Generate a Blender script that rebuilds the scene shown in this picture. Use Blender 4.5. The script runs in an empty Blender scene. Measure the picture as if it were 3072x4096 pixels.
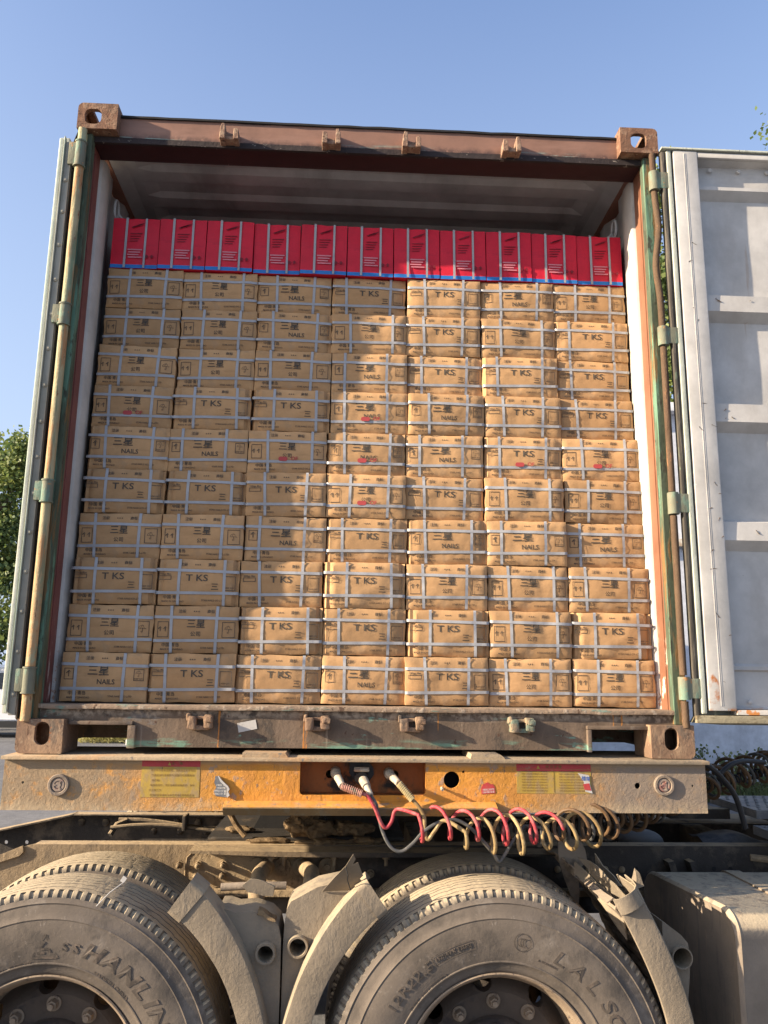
import bpy, bmesh, math, random
from mathutils import Vector, Matrix, noise
random.seed(7)
PI = math.pi
R = math.radians
S = bpy.context.scene
C = S.collection

# ------------------------------------------------------------------ camera
cam = bpy.data.cameras.new("camera"); camo = bpy.data.objects.new("camera", cam); C.objects.link(camo)
cam.sensor_fit = 'VERTICAL'; cam.sensor_height = 24.0; cam.lens = 812.5/1024*24.0
cam.clip_start = 0.05; cam.clip_end = 2000
yaw, pit, rol = -0.0488, 0.2016, -0.0128
Rz = Matrix.Rotation(yaw, 3, 'Z'); Rx = Matrix.Rotation(pit, 3, 'X'); Ry = Matrix.Rotation(rol, 3, 'Y')
Mb = Rz @ Rx @ Ry
right, fwd, up = Mb.col[0], Mb.col[1], Mb.col[2]
cm = Matrix((( right[0], up[0], -fwd[0], -0.0791), (right[1], up[1], -fwd[1], -3.0216), (right[2], up[2], -fwd[2], 0.275), (0, 0, 0, 1)))
camo.matrix_world = cm
S.camera = camo

# ------------------------------------------------------------------ world, sun, exposure
SUN = Vector((-4.2, -1.0, 1.56)).normalized()
W = bpy.data.worlds.new("World"); S.world = W; W.use_nodes = True
nt = W.node_tree; nt.nodes.clear()
sk = nt.nodes.new('ShaderNodeTexSky'); sk.sky_type = 'NISHITA'; sk.sun_disc = False
sk.sun_elevation = math.asin(SUN.z); sk.sun_rotation = math.atan2(SUN.x, SUN.y)
sk.altitude = 50; sk.air_density = 1.0; sk.dust_density = 3.0; sk.ozone_density = 1.6
bg = nt.nodes.new('ShaderNodeBackground'); bg.inputs['Strength'].default_value = 0.112
ow = nt.nodes.new('ShaderNodeOutputWorld')
hz = nt.nodes.new('ShaderNodeMix'); hz.data_type = 'RGBA'; hz.inputs[0].default_value = .12; hz.inputs[7].default_value = (1.1, 1.7, 4.6, 1)   # thin high haze
nt.links.new(sk.outputs[0], hz.inputs[6])
wtc = nt.nodes.new('ShaderNodeTexCoord'); wsp = nt.nodes.new('ShaderNodeSeparateXYZ'); nt.links.new(wtc.outputs['Generated'], wsp.inputs[0])
wmr = nt.nodes.new('ShaderNodeMapRange'); wmr.inputs['From Min'].default_value = .72; wmr.inputs['From Max'].default_value = 0.; wmr.inputs['To Max'].default_value = .88
nt.links.new(wsp.outputs['Z'], wmr.inputs['Value'])
hz2 = nt.nodes.new('ShaderNodeMix'); hz2.data_type = 'RGBA'; hz2.inputs[7].default_value = (2.2, 2.6, 3.35, 1)   # pale air towards the horizon
nt.links.new(wmr.outputs[0], hz2.inputs[0]); nt.links.new(hz.outputs[2], hz2.inputs[6]); nt.links.new(hz2.outputs[2], bg.inputs[0]); nt.links.new(bg.outputs[0], ow.inputs[0])
sl = bpy.data.lights.new("sun", 'SUN'); sl.energy = 5.0; sl.angle = R(0.5); sl.color = (1.0, 0.83, 0.62)
so = bpy.data.objects.new("sun", sl); C.objects.link(so); so.location = (-20, -8, 12)
so.rotation_euler = SUN.to_track_quat('Z', 'Y').to_euler()
S.view_settings.view_transform = 'Standard'; S.view_settings.look = 'None'
S.view_settings.exposure = 1.43; S.view_settings.gamma = 1.0

# ------------------------------------------------------------------ materials
MATS = {}
def M(name, base, layers=(), rough=.75, metal=0.0, bump=.25, bs=90., bd=.002, rnd=0.0, big=0.2, spec=.35):
    """layers: dicts c colour, s scale or (sx,sy,sz), lo, hi (noise thresholds), a strength, k kind ('n' noise,'up','x','z')"""
    m = bpy.data.materials.new(name); m.use_nodes = True; n = m.node_tree.nodes; L = m.node_tree.links; n.clear()
    out = n.new('ShaderNodeOutputMaterial'); p = n.new('ShaderNodeBsdfPrincipled'); L.new(p.outputs[0], out.inputs[0])
    p.inputs['Metallic'].default_value = metal; p.inputs['Specular IOR Level'].default_value = spec
    tc = n.new('ShaderNodeTexCoord')
    def nz(scale, det=6, rg=.6, off=0.):
        mp = n.new('ShaderNodeMapping'); sc = scale if isinstance(scale, tuple) else (scale,)*3
        mp.inputs['Scale'].default_value = sc; mp.inputs['Location'].default_value = (off, off*1.7, off*.6)
        L.new(tc.outputs['Object'], mp.inputs[0])
        t = n.new('ShaderNodeTexNoise'); t.inputs['Scale'].default_value = 1; t.inputs['Detail'].default_value = det; t.inputs['Roughness'].default_value = rg
        L.new(mp.outputs[0], t.inputs['Vector']); return t.outputs['Fac']
    def rng(x, lo, hi, a=1.):
        r = n.new('ShaderNodeMapRange'); r.interpolation_type = 'SMOOTHSTEP'; r.inputs['From Min'].default_value = lo; r.inputs['From Max'].default_value = hi
        r.inputs['To Max'].default_value = a; L.new(x, r.inputs['Value']); return r.outputs[0]
    def mth(op, a, b=None):
        q = n.new('ShaderNodeMath'); q.operation = op
        for i, v in enumerate((a, b)):
            if v is None: continue
            if isinstance(v, (int, float)): q.inputs[i].default_value = v
            else: L.new(v, q.inputs[i])
        return q.outputs[0]
    bc = n.new('ShaderNodeMix'); bc.data_type = 'RGBA'; bc.blend_type = 'MULTIPLY'; bc.inputs[0].default_value = 1
    bc.inputs[6].default_value = (*base, 1)
    r1 = n.new('ShaderNodeMapRange'); r1.inputs['From Min'].default_value = .3; r1.inputs['From Max'].default_value = .7
    r1.inputs['To Min'].default_value = 1-big; r1.inputs['To Max'].default_value = 1+big; L.new(nz(5.3, 8, .65, 3.1), r1.inputs[0])
    cmb = n.new('ShaderNodeCombineColor'); [L.new(r1.outputs[0], cmb.inputs[i]) for i in range(3)]
    L.new(cmb.outputs[0], bc.inputs[7]); col = bc.outputs[2]
    if rnd:
        oi = n.new('ShaderNodeObjectInfo'); r2 = n.new('ShaderNodeMapRange'); r2.inputs['To Min'].default_value = 1-rnd; r2.inputs['To Max'].default_value = 1+rnd
        L.new(oi.outputs['Random'], r2.inputs[0]); h = n.new('ShaderNodeMix'); h.data_type = 'RGBA'; h.blend_type = 'MULTIPLY'; h.inputs[0].default_value = 1
        L.new(col, h.inputs[6]); c2 = n.new('ShaderNodeCombineColor'); [L.new(r2.outputs[0], c2.inputs[i]) for i in range(3)]; L.new(c2.outputs[0], h.inputs[7]); col = h.outputs[2]
    msum = None
    for i, l in enumerate(layers):
        k = l.get('k', 'n'); a = l.get('a', 1.)
        f = rng(nz(l.get('s', 8.), l.get('d', 8), l.get('r', .65), 7.3*i+1), l.get('lo', .5), l.get('hi', .6), a)
        if k == 'up':
            g = n.new('ShaderNodeNewGeometry'); sp = n.new('ShaderNodeSeparateXYZ'); L.new(g.outputs['Normal'], sp.inputs[0])
            f = mth('MULTIPLY', f, rng(sp.outputs['Z'], l.get('n0', 0.), l.get('n1', .8)))
        if k in 'xyz':
            sp = n.new('ShaderNodeSeparateXYZ'); L.new(tc.outputs['Object'], sp.inputs[0]); v = sp.outputs[k.upper()]
            if l.get('abs'): v = mth('ABSOLUTE', v)
            v = mth('ADD', v, mth('MULTIPLY', mth('SUBTRACT', nz(l.get('ns', 6.), 6, .6, i+9.), .5), l.get('na', .3)))
            f = mth('MULTIPLY', f, rng(v, l['p0'], l['p1']))
        if k == 'box':   # patch around a point: c0 centre, rr radii
            mp = n.new('ShaderNodeMapping'); mp.vector_type = 'TEXTURE'; mp.inputs['Location'].default_value = l['c0']; mp.inputs['Scale'].default_value = l['rr']
            L.new(tc.outputs['Object'], mp.inputs[0]); vl = n.new('ShaderNodeVectorMath'); vl.operation = 'LENGTH'; L.new(mp.outputs[0], vl.inputs[0])
            v = mth('ADD', vl.outputs['Value'], mth('MULTIPLY', mth('SUBTRACT', nz(l.get('ns', 14.), 6, .6, i+5.), .5), l.get('na', .8)))
            f = mth('MULTIPLY', f, rng(v, 1., .75))
        mx = n.new('ShaderNodeMix'); mx.data_type = 'RGBA'; L.new(f, mx.inputs[0]); L.new(col, mx.inputs[6]); mx.inputs[7].default_value = (*l['c'], 1); col = mx.outputs[2]
        msum = f if msum is None else mth('MAXIMUM', msum, f)
    L.new(col, p.inputs['Base Color'])
    rr = n.new('ShaderNodeMapRange'); rr.inputs['To Min'].default_value = max(.05, rough-.12); rr.inputs['To Max'].default_value = min(1, rough+.12)
    L.new(nz(17., 5, .6, 4.), rr.inputs[0]); L.new(rr.outputs[0], p.inputs['Roughness'])
    if bump:
        h = mth('ADD', mth('MULTIPLY', nz(bs, 8, .7, 2.), .6), mth('MULTIPLY', nz(bs*.22, 5, .6, 6.), .8))
        if msum is not None: h = mth('ADD', h, mth('MULTIPLY', msum, .35))
        b = n.new('ShaderNodeBump'); b.inputs['Strength'].default_value = bump; b.inputs['Distance'].default_value = bd*5
        L.new(h, b.inputs['Height']); L.new(b.outputs[0], p.inputs['Normal'])
    MATS[name] = m; return m

DUST = (.36, .27, .165)
RUST = (.22, .085, .032); DRUST = (.075, .035, .022); GRN = (.13, .27, .18); PGRN = (.36, .46, .30)
maroon = M('maroon_paint', (.26, .125, .085), [dict(c=(.36,.20,.14), s=(3,3,9), lo=.5, hi=.7, a=.5), dict(c=DRUST, s=22., lo=.62, hi=.66, a=.85), dict(c=(.3,.42,.34), s=(4,6,26), lo=.69, hi=.72, a=.8)], rough=.62, bump=.12)
header_m = M('header_paint', (.225, .122, .085), [dict(c=(.29,.165,.12), s=(2,2,14), lo=.5, hi=.7, a=.6),
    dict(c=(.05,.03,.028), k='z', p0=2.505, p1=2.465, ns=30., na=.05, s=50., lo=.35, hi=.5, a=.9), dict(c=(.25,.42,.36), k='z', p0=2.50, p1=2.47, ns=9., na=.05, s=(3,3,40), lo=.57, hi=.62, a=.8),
    dict(c=(.03,.022,.026), k='z', p0=2.562, p1=2.568, ns=8., na=.008), dict(c=(.75,.7,.62), s=90., lo=.74, hi=.76, a=.7)], rough=.6, bump=.12)
sill_m = M('sill_paint', (.105, .076, .054), [dict(c=(.19,.135,.095), s=(6,6,3), lo=.42, hi=.66, a=.75), dict(c=(.05,.042,.036), s=(9,9,6), lo=.56, hi=.66, a=.7), dict(c=(.16,.17,.18), s=(5,5,12), lo=.6, hi=.66, a=.35), dict(c=(.16,.28,.22), s=(5,5,16), lo=.61, hi=.65, a=.85),
    dict(c=(.34,.27,.2), k='z', p0=.118, p1=.14, ns=14., na=.06, s=40., lo=.4, hi=.6, a=.9),
    dict(c=(.14,.3,.22), k='z', p0=.06, p1=.035, ns=7., na=.05, s=(4,4,30), lo=.5, hi=.6, a=.7),
    dict(c=(.45,.18,.04), s=(30,30,1.6), lo=.655, hi=.67, a=.95), dict(c=DRUST, s=30., lo=.62, hi=.67, a=.9), dict(c=(.34,.27,.2), s=(24,24,2.5), lo=.62, hi=.7, a=.5)], rough=.8, bump=.35, bs=60)
casting_t = M('rusty_cast_steel_top', (.18, .092, .055), [dict(c=(.27,.165,.105), s=26., lo=.47, hi=.6, a=.9), dict(c=(.12,.07,.045), s=11., lo=.52, hi=.64, a=.6), dict(c=DRUST, s=40., lo=.58, hi=.64, a=.8), dict(c=(.5,.36,.24), s=(30,30,10), lo=.63, hi=.67, a=.6)], rough=.85, bump=.5, bs=110)
casting_b = M('rusty_cast_steel_bottom', (.20, .125, .08), [dict(c=(.30,.20,.125), s=(12,12,7), lo=.45, hi=.62, a=.9), dict(c=(.1,.085,.07), s=(9,9,5), lo=.54, hi=.66, a=.75), dict(c=(.45,.16,.05), s=13., lo=.64, hi=.7, a=.8), dict(c=DRUST, s=(36,36,20), lo=.6, hi=.66, a=.7), dict(c=(.4,.32,.22), s=50., lo=.6, hi=.7, a=.6)], rough=.9, bump=.4, bs=90)
post_r = M('orange_brown_paint', (.21, .092, .052), [dict(c=(.25,.12,.07), s=(4,4,1.5), lo=.5, hi=.7, a=.8), dict(c=(.62,.45,.34), s=(60,60,5), lo=.68, hi=.7, a=.9), dict(c=(.7,.62,.52), s=(14,14,6), k='z', p0=.55, p1=.2, ns=3., na=.3, lo=.58, hi=.62), dict(c=DRUST, s=(50,50,4), lo=.68, hi=.7, a=.7)], rough=.55, bump=.12)
post_l = M('dark_maroon_paint', (.20, .075, .062), [dict(c=(.27,.13,.11), s=(4,4,1.5), lo=.5, hi=.7, a=.6), dict(c=(.6,.5,.45), s=(40,40,6), k='z', p0=.6, p1=.15, ns=3., na=.3, lo=.56, hi=.6), dict(c=DRUST, s=(20,20,8), k='z', p0=.4, p1=.12, ns=5., na=.2, lo=.4, hi=.5)], rough=.6, bump=.12)
green_post = M('green_paint', (.075, .095, .06), [dict(c=(.13,.26,.18), s=(20,20,1.5), lo=.53, hi=.62, a=.8), dict(c=(.2,.11,.04), s=(26,26,3), lo=.52, hi=.6, a=.9), dict(c=(.05,.05,.035), s=(30,30,9), lo=.56, hi=.62, a=.9)], rough=.75, bump=.35, bs=80)
rod_l = M('rod_cream_rust', (.36, .31, .18), [dict(c=(.28,.36,.24), s=(14,14,2.), lo=.5, hi=.6, a=.7), dict(c=(.38,.19,.08), s=(20,20,3), lo=.48, hi=.58, a=.9), dict(c=(.14,.2,.12), s=(34,34,4), lo=.56, hi=.62, a=.7), dict(c=(.42,.25,.12), k='z', p0=.9, p1=.3, ns=4., na=.8, s=30., lo=.35, hi=.6), dict(c=(.2,.09,.05), s=(60,60,14), lo=.62, hi=.66)], rough=.8, bump=.4)
rod_r = M('rod_rust_dark', (.10, .062, .036), [dict(c=(.30,.36,.2), s=(12,12,1.5), lo=.55, hi=.62, a=.8), dict(c=(.09,.05,.03), s=(24,24,3), lo=.5, hi=.6, a=.9), dict(c=(.3,.15,.07), s=(50,50,8), lo=.6, hi=.66, a=.7)], rough=.85, bump=.5)
hinge_m = M('hinge_green_cream', (.17, .17, .12), [dict(c=(.15,.24,.18), s=(24,24,8), lo=.5, hi=.6, a=.8), dict(c=(.4,.19,.07), s=40., lo=.6, hi=.66, a=.9)], rough=.75, bump=.3)
white_in = M('off_white_paint', (.47, .45, .41), [dict(c=(.42,.40,.38), s=(12,12,2), lo=.52, hi=.7, a=.5), dict(c=(.2,.18,.15), s=(30,30,9), lo=.70, hi=.73, a=.8), dict(c=(.34,.18,.1), s=40., k='z', p0=.5, p1=.1, ns=3., na=.3, lo=.56, hi=.62)], rough=.6, bump=.15, bs=50)
grey_in = M('grey_inner_paint', (.47, .47, .46), [dict(c=(.22,.2,.19), s=(3,1,3), lo=.5, hi=.7, a=.6)], rough=.7, bump=.12)
door_grey = M('door_grey_paint', (.455, .44, .415), [dict(c=(.36,.335,.305), s=(5,5,2.2), lo=.48, hi=.7, a=.6), dict(c=(.33,.25,.18), s=(26,26,1.4), lo=.66, hi=.7, a=.45), dict(c=(.6,.6,.58), s=(9,9,14), lo=.68, hi=.71, a=.6), dict(c=(.2,.16,.12), s=(40,40,22), lo=.725, hi=.74, a=.8),
    dict(c=(.38,.13,.03), k='box', c0=(1.275,0,.235), rr=(.045,.3,.085)), dict(c=(.42,.17,.05), k='z', p0=.188, p1=.172, ns=20., na=.02, s=20., lo=.52, hi=.58)], rough=.62, bump=.1, bs=40)
door_lip = M('door_lip_paint', (.25, .22, .15), [dict(c=(.12,.09,.05), s=(10,10,30), lo=.5, hi=.6, a=.9), dict(c=(.42,.2,.07), s=25., lo=.6, hi=.65)], rough=.8, bump=.3)
gasket_d = M('dark_gasket', (.07, .062, .05), [dict(c=(.2,.17,.13), s=(60,60,4), lo=.5, hi=.65, a=.8), dict(c=(.12,.15,.1), s=(40,40,12), lo=.6, hi=.66)], rough=.9, bump=.3)
gasket_l = M('pale_gasket', (.42, .44, .37), [dict(c=(.2,.2,.16), s=(60,60,3), lo=.55, hi=.65, a=.8)], rough=.85, bump=.25)
edge_white = M('pale_green_white_paint', (.42, .43, .37), [dict(c=(.33,.40,.33), s=(60,60,1.2), lo=.5, hi=.6, a=.8), dict(c=(.3,.16,.07), s=(30,30,9), lo=.68, hi=.72)], rough=.7, bump=.2)
rivet_plate = M('grey_rivet_strip', (.25, .24, .20), [dict(c=(.36,.34,.28), s=(20,20,2), lo=.5, hi=.65, a=.7), dict(c=(.1,.09,.07), s=(40,40,20), lo=.62, hi=.68)], rough=.8, bump=.2)
beam_m = M('orange_beam_paint', (.54, .235, .032), [dict(c=(.58,.26,.07), s=(3,3,6), lo=.5, hi=.65, a=.6),
    dict(c=(.26,.2,.16), s=(26,26,20), lo=.57, hi=.64, a=.75), dict(c=(.17,.12,.08), s=(55,55,28), lo=.62, hi=.65, a=.8), dict(c=(.44,.19,.04), s=(9,9,3), lo=.52, hi=.62, a=.6),
    dict(c=(.265,.195,.12), k='x', abs=1, p0=.40, p1=1.0, ns=5., na=.55, s=30., lo=.2, hi=.5, a=.95),
    dict(c=(.215,.172,.135), k='x', p0=.7, p1=1.0, ns=5., na=.4, s=30., lo=.2, hi=.5, a=.85),
    dict(c=(.42,.32,.2), k='z', p0=-.14, p1=-.19, ns=6., na=.05, s=30., lo=.3, hi=.6, a=.8),
    dict(c=(.34,.25,.15), k='z', p0=-.035, p1=-.018, ns=9., na=.02, a=.8, s=3., lo=.1, hi=.2)], rough=.7, bump=.45, bs=100)
beam_top = M('dusty_plate', (.34, .26, .17), [dict(c=(.40,.24,.12), s=(4,4,8), lo=.5, hi=.65, a=.7), dict(c=(.2,.17,.14), s=30., lo=.6, hi=.66)], rough=.9, bump=.4)
beam_low = M('shaded_channel_paint', (.17, .115, .055), [dict(c=(.5,.25,.07), s=(5,5,5), lo=.5, hi=.65, a=.7), dict(c=(.17,.14,.09), s=(16,16,9), lo=.5, hi=.6, a=.8)], rough=.85, bump=.45)  # darker than the beam: shade of the downturned face is in the colour
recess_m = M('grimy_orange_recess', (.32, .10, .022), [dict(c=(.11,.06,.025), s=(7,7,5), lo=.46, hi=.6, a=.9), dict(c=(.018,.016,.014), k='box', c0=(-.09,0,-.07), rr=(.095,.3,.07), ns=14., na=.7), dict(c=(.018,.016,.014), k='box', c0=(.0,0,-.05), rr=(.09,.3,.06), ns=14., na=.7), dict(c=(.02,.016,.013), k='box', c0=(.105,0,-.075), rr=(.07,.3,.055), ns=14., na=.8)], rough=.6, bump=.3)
black_in = M('plain_black', (.018, .017, .017), rough=.8, bump=.2)  # plain black; also stands in for shade in gaps and under the trailer
dusty = M('dusty_chassis', (.24, .18, .115), [dict(c=DUST, s=9., lo=.42, hi=.6, a=.85), dict(c=(.11,.085,.06), s=(16,16,9), lo=.6, hi=.66, a=.7)], rough=.95, bump=.6, bs=60, spec=.15)
dusty_dark = M('dusty_dark_chassis', (.055, .048, .042), [dict(c=(.16,.125,.09), s=6., lo=.48, hi=.65, a=.8), dict(c=DUST, k='up', s=10., lo=.3, hi=.5, a=.8)], rough=.9, bump=.5, bs=60, spec=.2)
rail_m = M('dusty_rail', (.06, .052, .046), [dict(c=(.26,.195,.125), k='x', p0=.25, p1=-.55, ns=3., na=.3, s=4., lo=.1, hi=.2), dict(c=DUST, k='up', s=10., lo=.2, hi=.5, a=.9), dict(c=(.15,.12,.09), s=12., lo=.5, hi=.62, a=.5)], rough=.95, bump=.6, bs=60, spec=.15)
tread_m = M('dusty_tread_rubber', (.155, .132, .105), [dict(c=(.09,.078,.066), s=(14,14,14), lo=.5, hi=.62, a=.7), dict(c=(.40,.325,.22), k='up', s=12., lo=.2, hi=.45, n0=.3, n1=.85, a=.95)], rough=.95, bump=.35, bs=120, spec=.15)
wall_m = M('dusty_sidewall_rubber', (.14, .115, .092), [dict(c=(.085,.072,.06), s=7., lo=.5, hi=.65, a=.75), dict(c=(.23,.195,.16), s=(10,10,10), lo=.54, hi=.68, a=.6), dict(c=(.05,.045,.04), s=(5,5,5), lo=.55, hi=.7, a=.6), dict(c=(.27,.23,.19), s=(50,50,50), lo=.64, hi=.68, a=.5)], rough=.85, bump=.2, bs=120, spec=.2)
letter_m = M('sidewall_lettering', (.078, .063, .05), [dict(c=(.16,.12,.09), s=30., lo=.5, hi=.62, a=.7)], rough=.7, bump=.2)
rim_m = M('dusty_rim', (.24, .18, .125), [dict(c=(.34,.27,.19), s=10., lo=.48, hi=.65, a=.8), dict(c=(.12,.09,.07), s=30., lo=.6, hi=.66)], rough=.8, bump=.3)
disc_m = M('grimy_wheel_disc', (.09, .067, .05), [dict(c=(.05,.04,.035), s=8., lo=.5, hi=.62)], rough=.8, bump=.3)
fender_m = M('dusty_plastic_fender', (.22, .18, .132), [dict(c=(.33,.27,.185), k='up', s=8., lo=.3, hi=.5, a=.9), dict(c=(.19,.16,.125), s=(12,12,5), lo=.5, hi=.66, a=.8), dict(c=(.33,.28,.21), s=60., lo=.62, hi=.7, a=.5)], rough=.95, bump=.4, bs=80, spec=.15)
fender_dk = M('dark_fender_inside', (.27, .215, .16), [dict(c=(.15,.12,.09), s=9., lo=.5, hi=.65)], rough=.95, bump=.4)
tank_m = M('dusty_fuel_tank', (.235, .19, .145), [dict(c=(.40,.33,.23), k='up', s=6., lo=.2, hi=.45, n0=.1, n1=.7, a=.95), dict(c=(.15,.125,.105), s=(28,28,3), lo=.5, hi=.62, a=.6), dict(c=(.33,.25,.17), s=(20,20,7), lo=.58, hi=.68, a=.6)], rough=.85, bump=.4, bs=70, spec=.2)
mud_m = M('caked_mud', (.20, .14, .08), [dict(c=(.12,.08,.045), s=26., lo=.5, hi=.62, a=.8)], rough=1, bump=1., bs=60, spec=.1)
red_hose = M('red_hose', (.34, .04, .05), [dict(c=(.40,.13,.12), s=24., lo=.48, hi=.6, a=.8), dict(c=(.36,.24,.16), s=18., lo=.6, hi=.68, a=.6)], rough=.6, bump=.15, spec=.3)
yel_hose = M('yellow_hose', (.30, .215, .10), [dict(c=(.19,.12,.05), s=12., lo=.47, hi=.6, a=.8), dict(c=(.5,.4,.22), s=40., lo=.58, hi=.66, a=.6)], rough=.65, bump=.15, spec=.3)
brn_hose = M('brown_hose', (.13, .075, .035), [dict(c=(.1,.06,.035), s=12., lo=.5, hi=.62, a=.8)], rough=.55, bump=.15)
blk_hose = M('grey_black_cable', (.075, .075, .072), [dict(c=(.2,.18,.15), s=16., lo=.52, hi=.64, a=.8)], rough=.6, bump=.15)
spring_m = M('dirty_coupling_metal', (.42, .37, .29), [dict(c=(.2,.13,.1), s=40., lo=.5, hi=.62, a=.8)], rough=.6, bump=.3)
kraft = M('kraft_cardboard', (.45, .268, .13), [dict(c=(.36,.21,.10), s=(4,3,16), lo=.48, hi=.66, a=.6), dict(c=(.33,.22,.13), s=(9,9,9), lo=.58, hi=.68, a=.5), dict(c=(.54,.37,.2), s=(40,10,40), lo=.6, hi=.68, a=.35)], rough=.85, bump=.18, bs=50, rnd=.13, spec=.2)
redbox = M('red_printed_card', (.60, .012, .035), [dict(c=(.42,.01,.03), s=(4,4,20), lo=.5, hi=.66, a=.6)], rough=.55, bump=.15, bs=40, rnd=.07)
redbox_d = M('dark_red_print', (.20, .01, .02), rough=.6, bump=0)
bluecard = M('blue_print', (.02, .17, .50), rough=.55, bump=0)
strap_w = M('white_strapping', (.35, .35, .36), rough=.35, bump=.1)
ink = M('black_ink', (.075, .06, .045), rough=.7, bump=0)
redink = M('red_ink', (.42, .06, .06), rough=.7, bump=0)
paper = M('torn_white_paper', (.48, .46, .43), [dict(c=(.4,.36,.32), s=40., lo=.56, hi=.64, a=.8)], rough=.8, bump=.1)
st_red = M('sticker_red', (.42, .05, .05), [dict(c=(.28,.17,.11), s=(40,40,40), lo=.55, hi=.66, a=.6)], rough=.6, bump=.1)
st_yel = M('sticker_yellow', (.40, .265, .05), [dict(c=(.3,.21,.11), s=(30,30,18), lo=.44, hi=.62, a=.8), dict(c=(.07,.06,.04), s=(34,34,26), lo=.655, hi=.67, a=.9)], rough=.6, bump=.1)
st_ink = M('sticker_faded_ink', (.17, .10, .03), rough=.7, bump=0)
st_grey = M('sticker_grey', (.13, .14, .16), [dict(c=(.3,.3,.3), s=60., lo=.55, hi=.62, a=.7)], rough=.6, bump=.1)
st_white = M('sticker_white_ink', (.6, .58, .54), rough=.7, bump=0)
st_blue = M('sticker_blue_ink', (.03, .09, .35), rough=.7, bump=0)
lampglass = M('dusty_lamp_lens', (.27, .21, .165), [dict(c=(.3,.14,.11), s=20., lo=.5, hi=.6)], rough=.5, bump=.2)
ground_m = M('concrete_yard', (.15, .15, .155), [dict(c=(.11,.112,.118), s=.7, lo=.45, hi=.65, a=.7), dict(c=(.2,.195,.18), s=2.6, lo=.55, hi=.7, a=.6), dict(c=(.1,.1,.1), s=(1.2,9,1), lo=.66, hi=.68, a=.6)], rough=.92, bump=.5, bs=22, bd=.004, spec=.2)
plaster = M('white_plaster', (.58, .60, .64), [dict(c=(.38,.39,.42), s=(1.6,1.6,.5), lo=.52, hi=.68, a=.6), dict(c=(.3,.29,.3), s=(5,5,4), lo=.68, hi=.72, a=.7)], rough=.9, bump=.2, bs=20)
bark = M('bark', (.10, .075, .05), [dict(c=(.16,.13,.09), s=(20,20,4), lo=.5, hi=.6)], rough=.95, bump=.8, bs=40, bd=.006)
def leafmat(name, c1, c2):
    m = bpy.data.materials.new(name); m.use_nodes = True; n = m.node_tree.nodes; L = m.node_tree.links; p = n['Principled BSDF']
    g = n.new('ShaderNodeNewGeometry'); cr = n.new('ShaderNodeMix'); cr.data_type = 'RGBA'
    cr.inputs[6].default_value = (*c1, 1); cr.inputs[7].default_value = (*c2, 1)
    try: L.new(g.outputs['Random Per Island'], cr.inputs[0])
    except Exception: pass
    L.new(cr.outputs[2], p.inputs['Base Color']); p.inputs['Roughness'].default_value = .55
    tr = n.new('ShaderNodeBsdfTranslucent'); L.new(cr.outputs[2], tr.inputs[0]); mx = n.new('ShaderNodeMixShader'); mx.inputs[0].default_value = .35
    L.new(p.outputs[0], mx.inputs[1]); L.new(tr.outputs[0], mx.inputs[2]); L.new(mx.outputs[0], n['Material Output'].inputs[0]); return m
leaf_a = leafmat('ginkgo_leaf', (.08, .135, .05), (.21, .245, .06))
leaf_b = leafmat('shrub_leaf', (.09, .13, .05), (.22, .25, .09))
hay_m = leafmat('dry_grass_blade', (.30, .26, .07), (.45, .42, .16))
car_white = M('white_car_paint', (.68, .69, .71), rough=.25, bump=0, big=.03, spec=.6)
car_glass = M('dark_car_glass', (.03, .035, .04), rough=.1, bump=0, spec=.8)
chrome = M('chrome_trim', (.7, .7, .72), rough=.2, metal=1, bump=0)
black_pl = M('black_plastic', (.02, .02, .022), rough=.5, bump=0)

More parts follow.
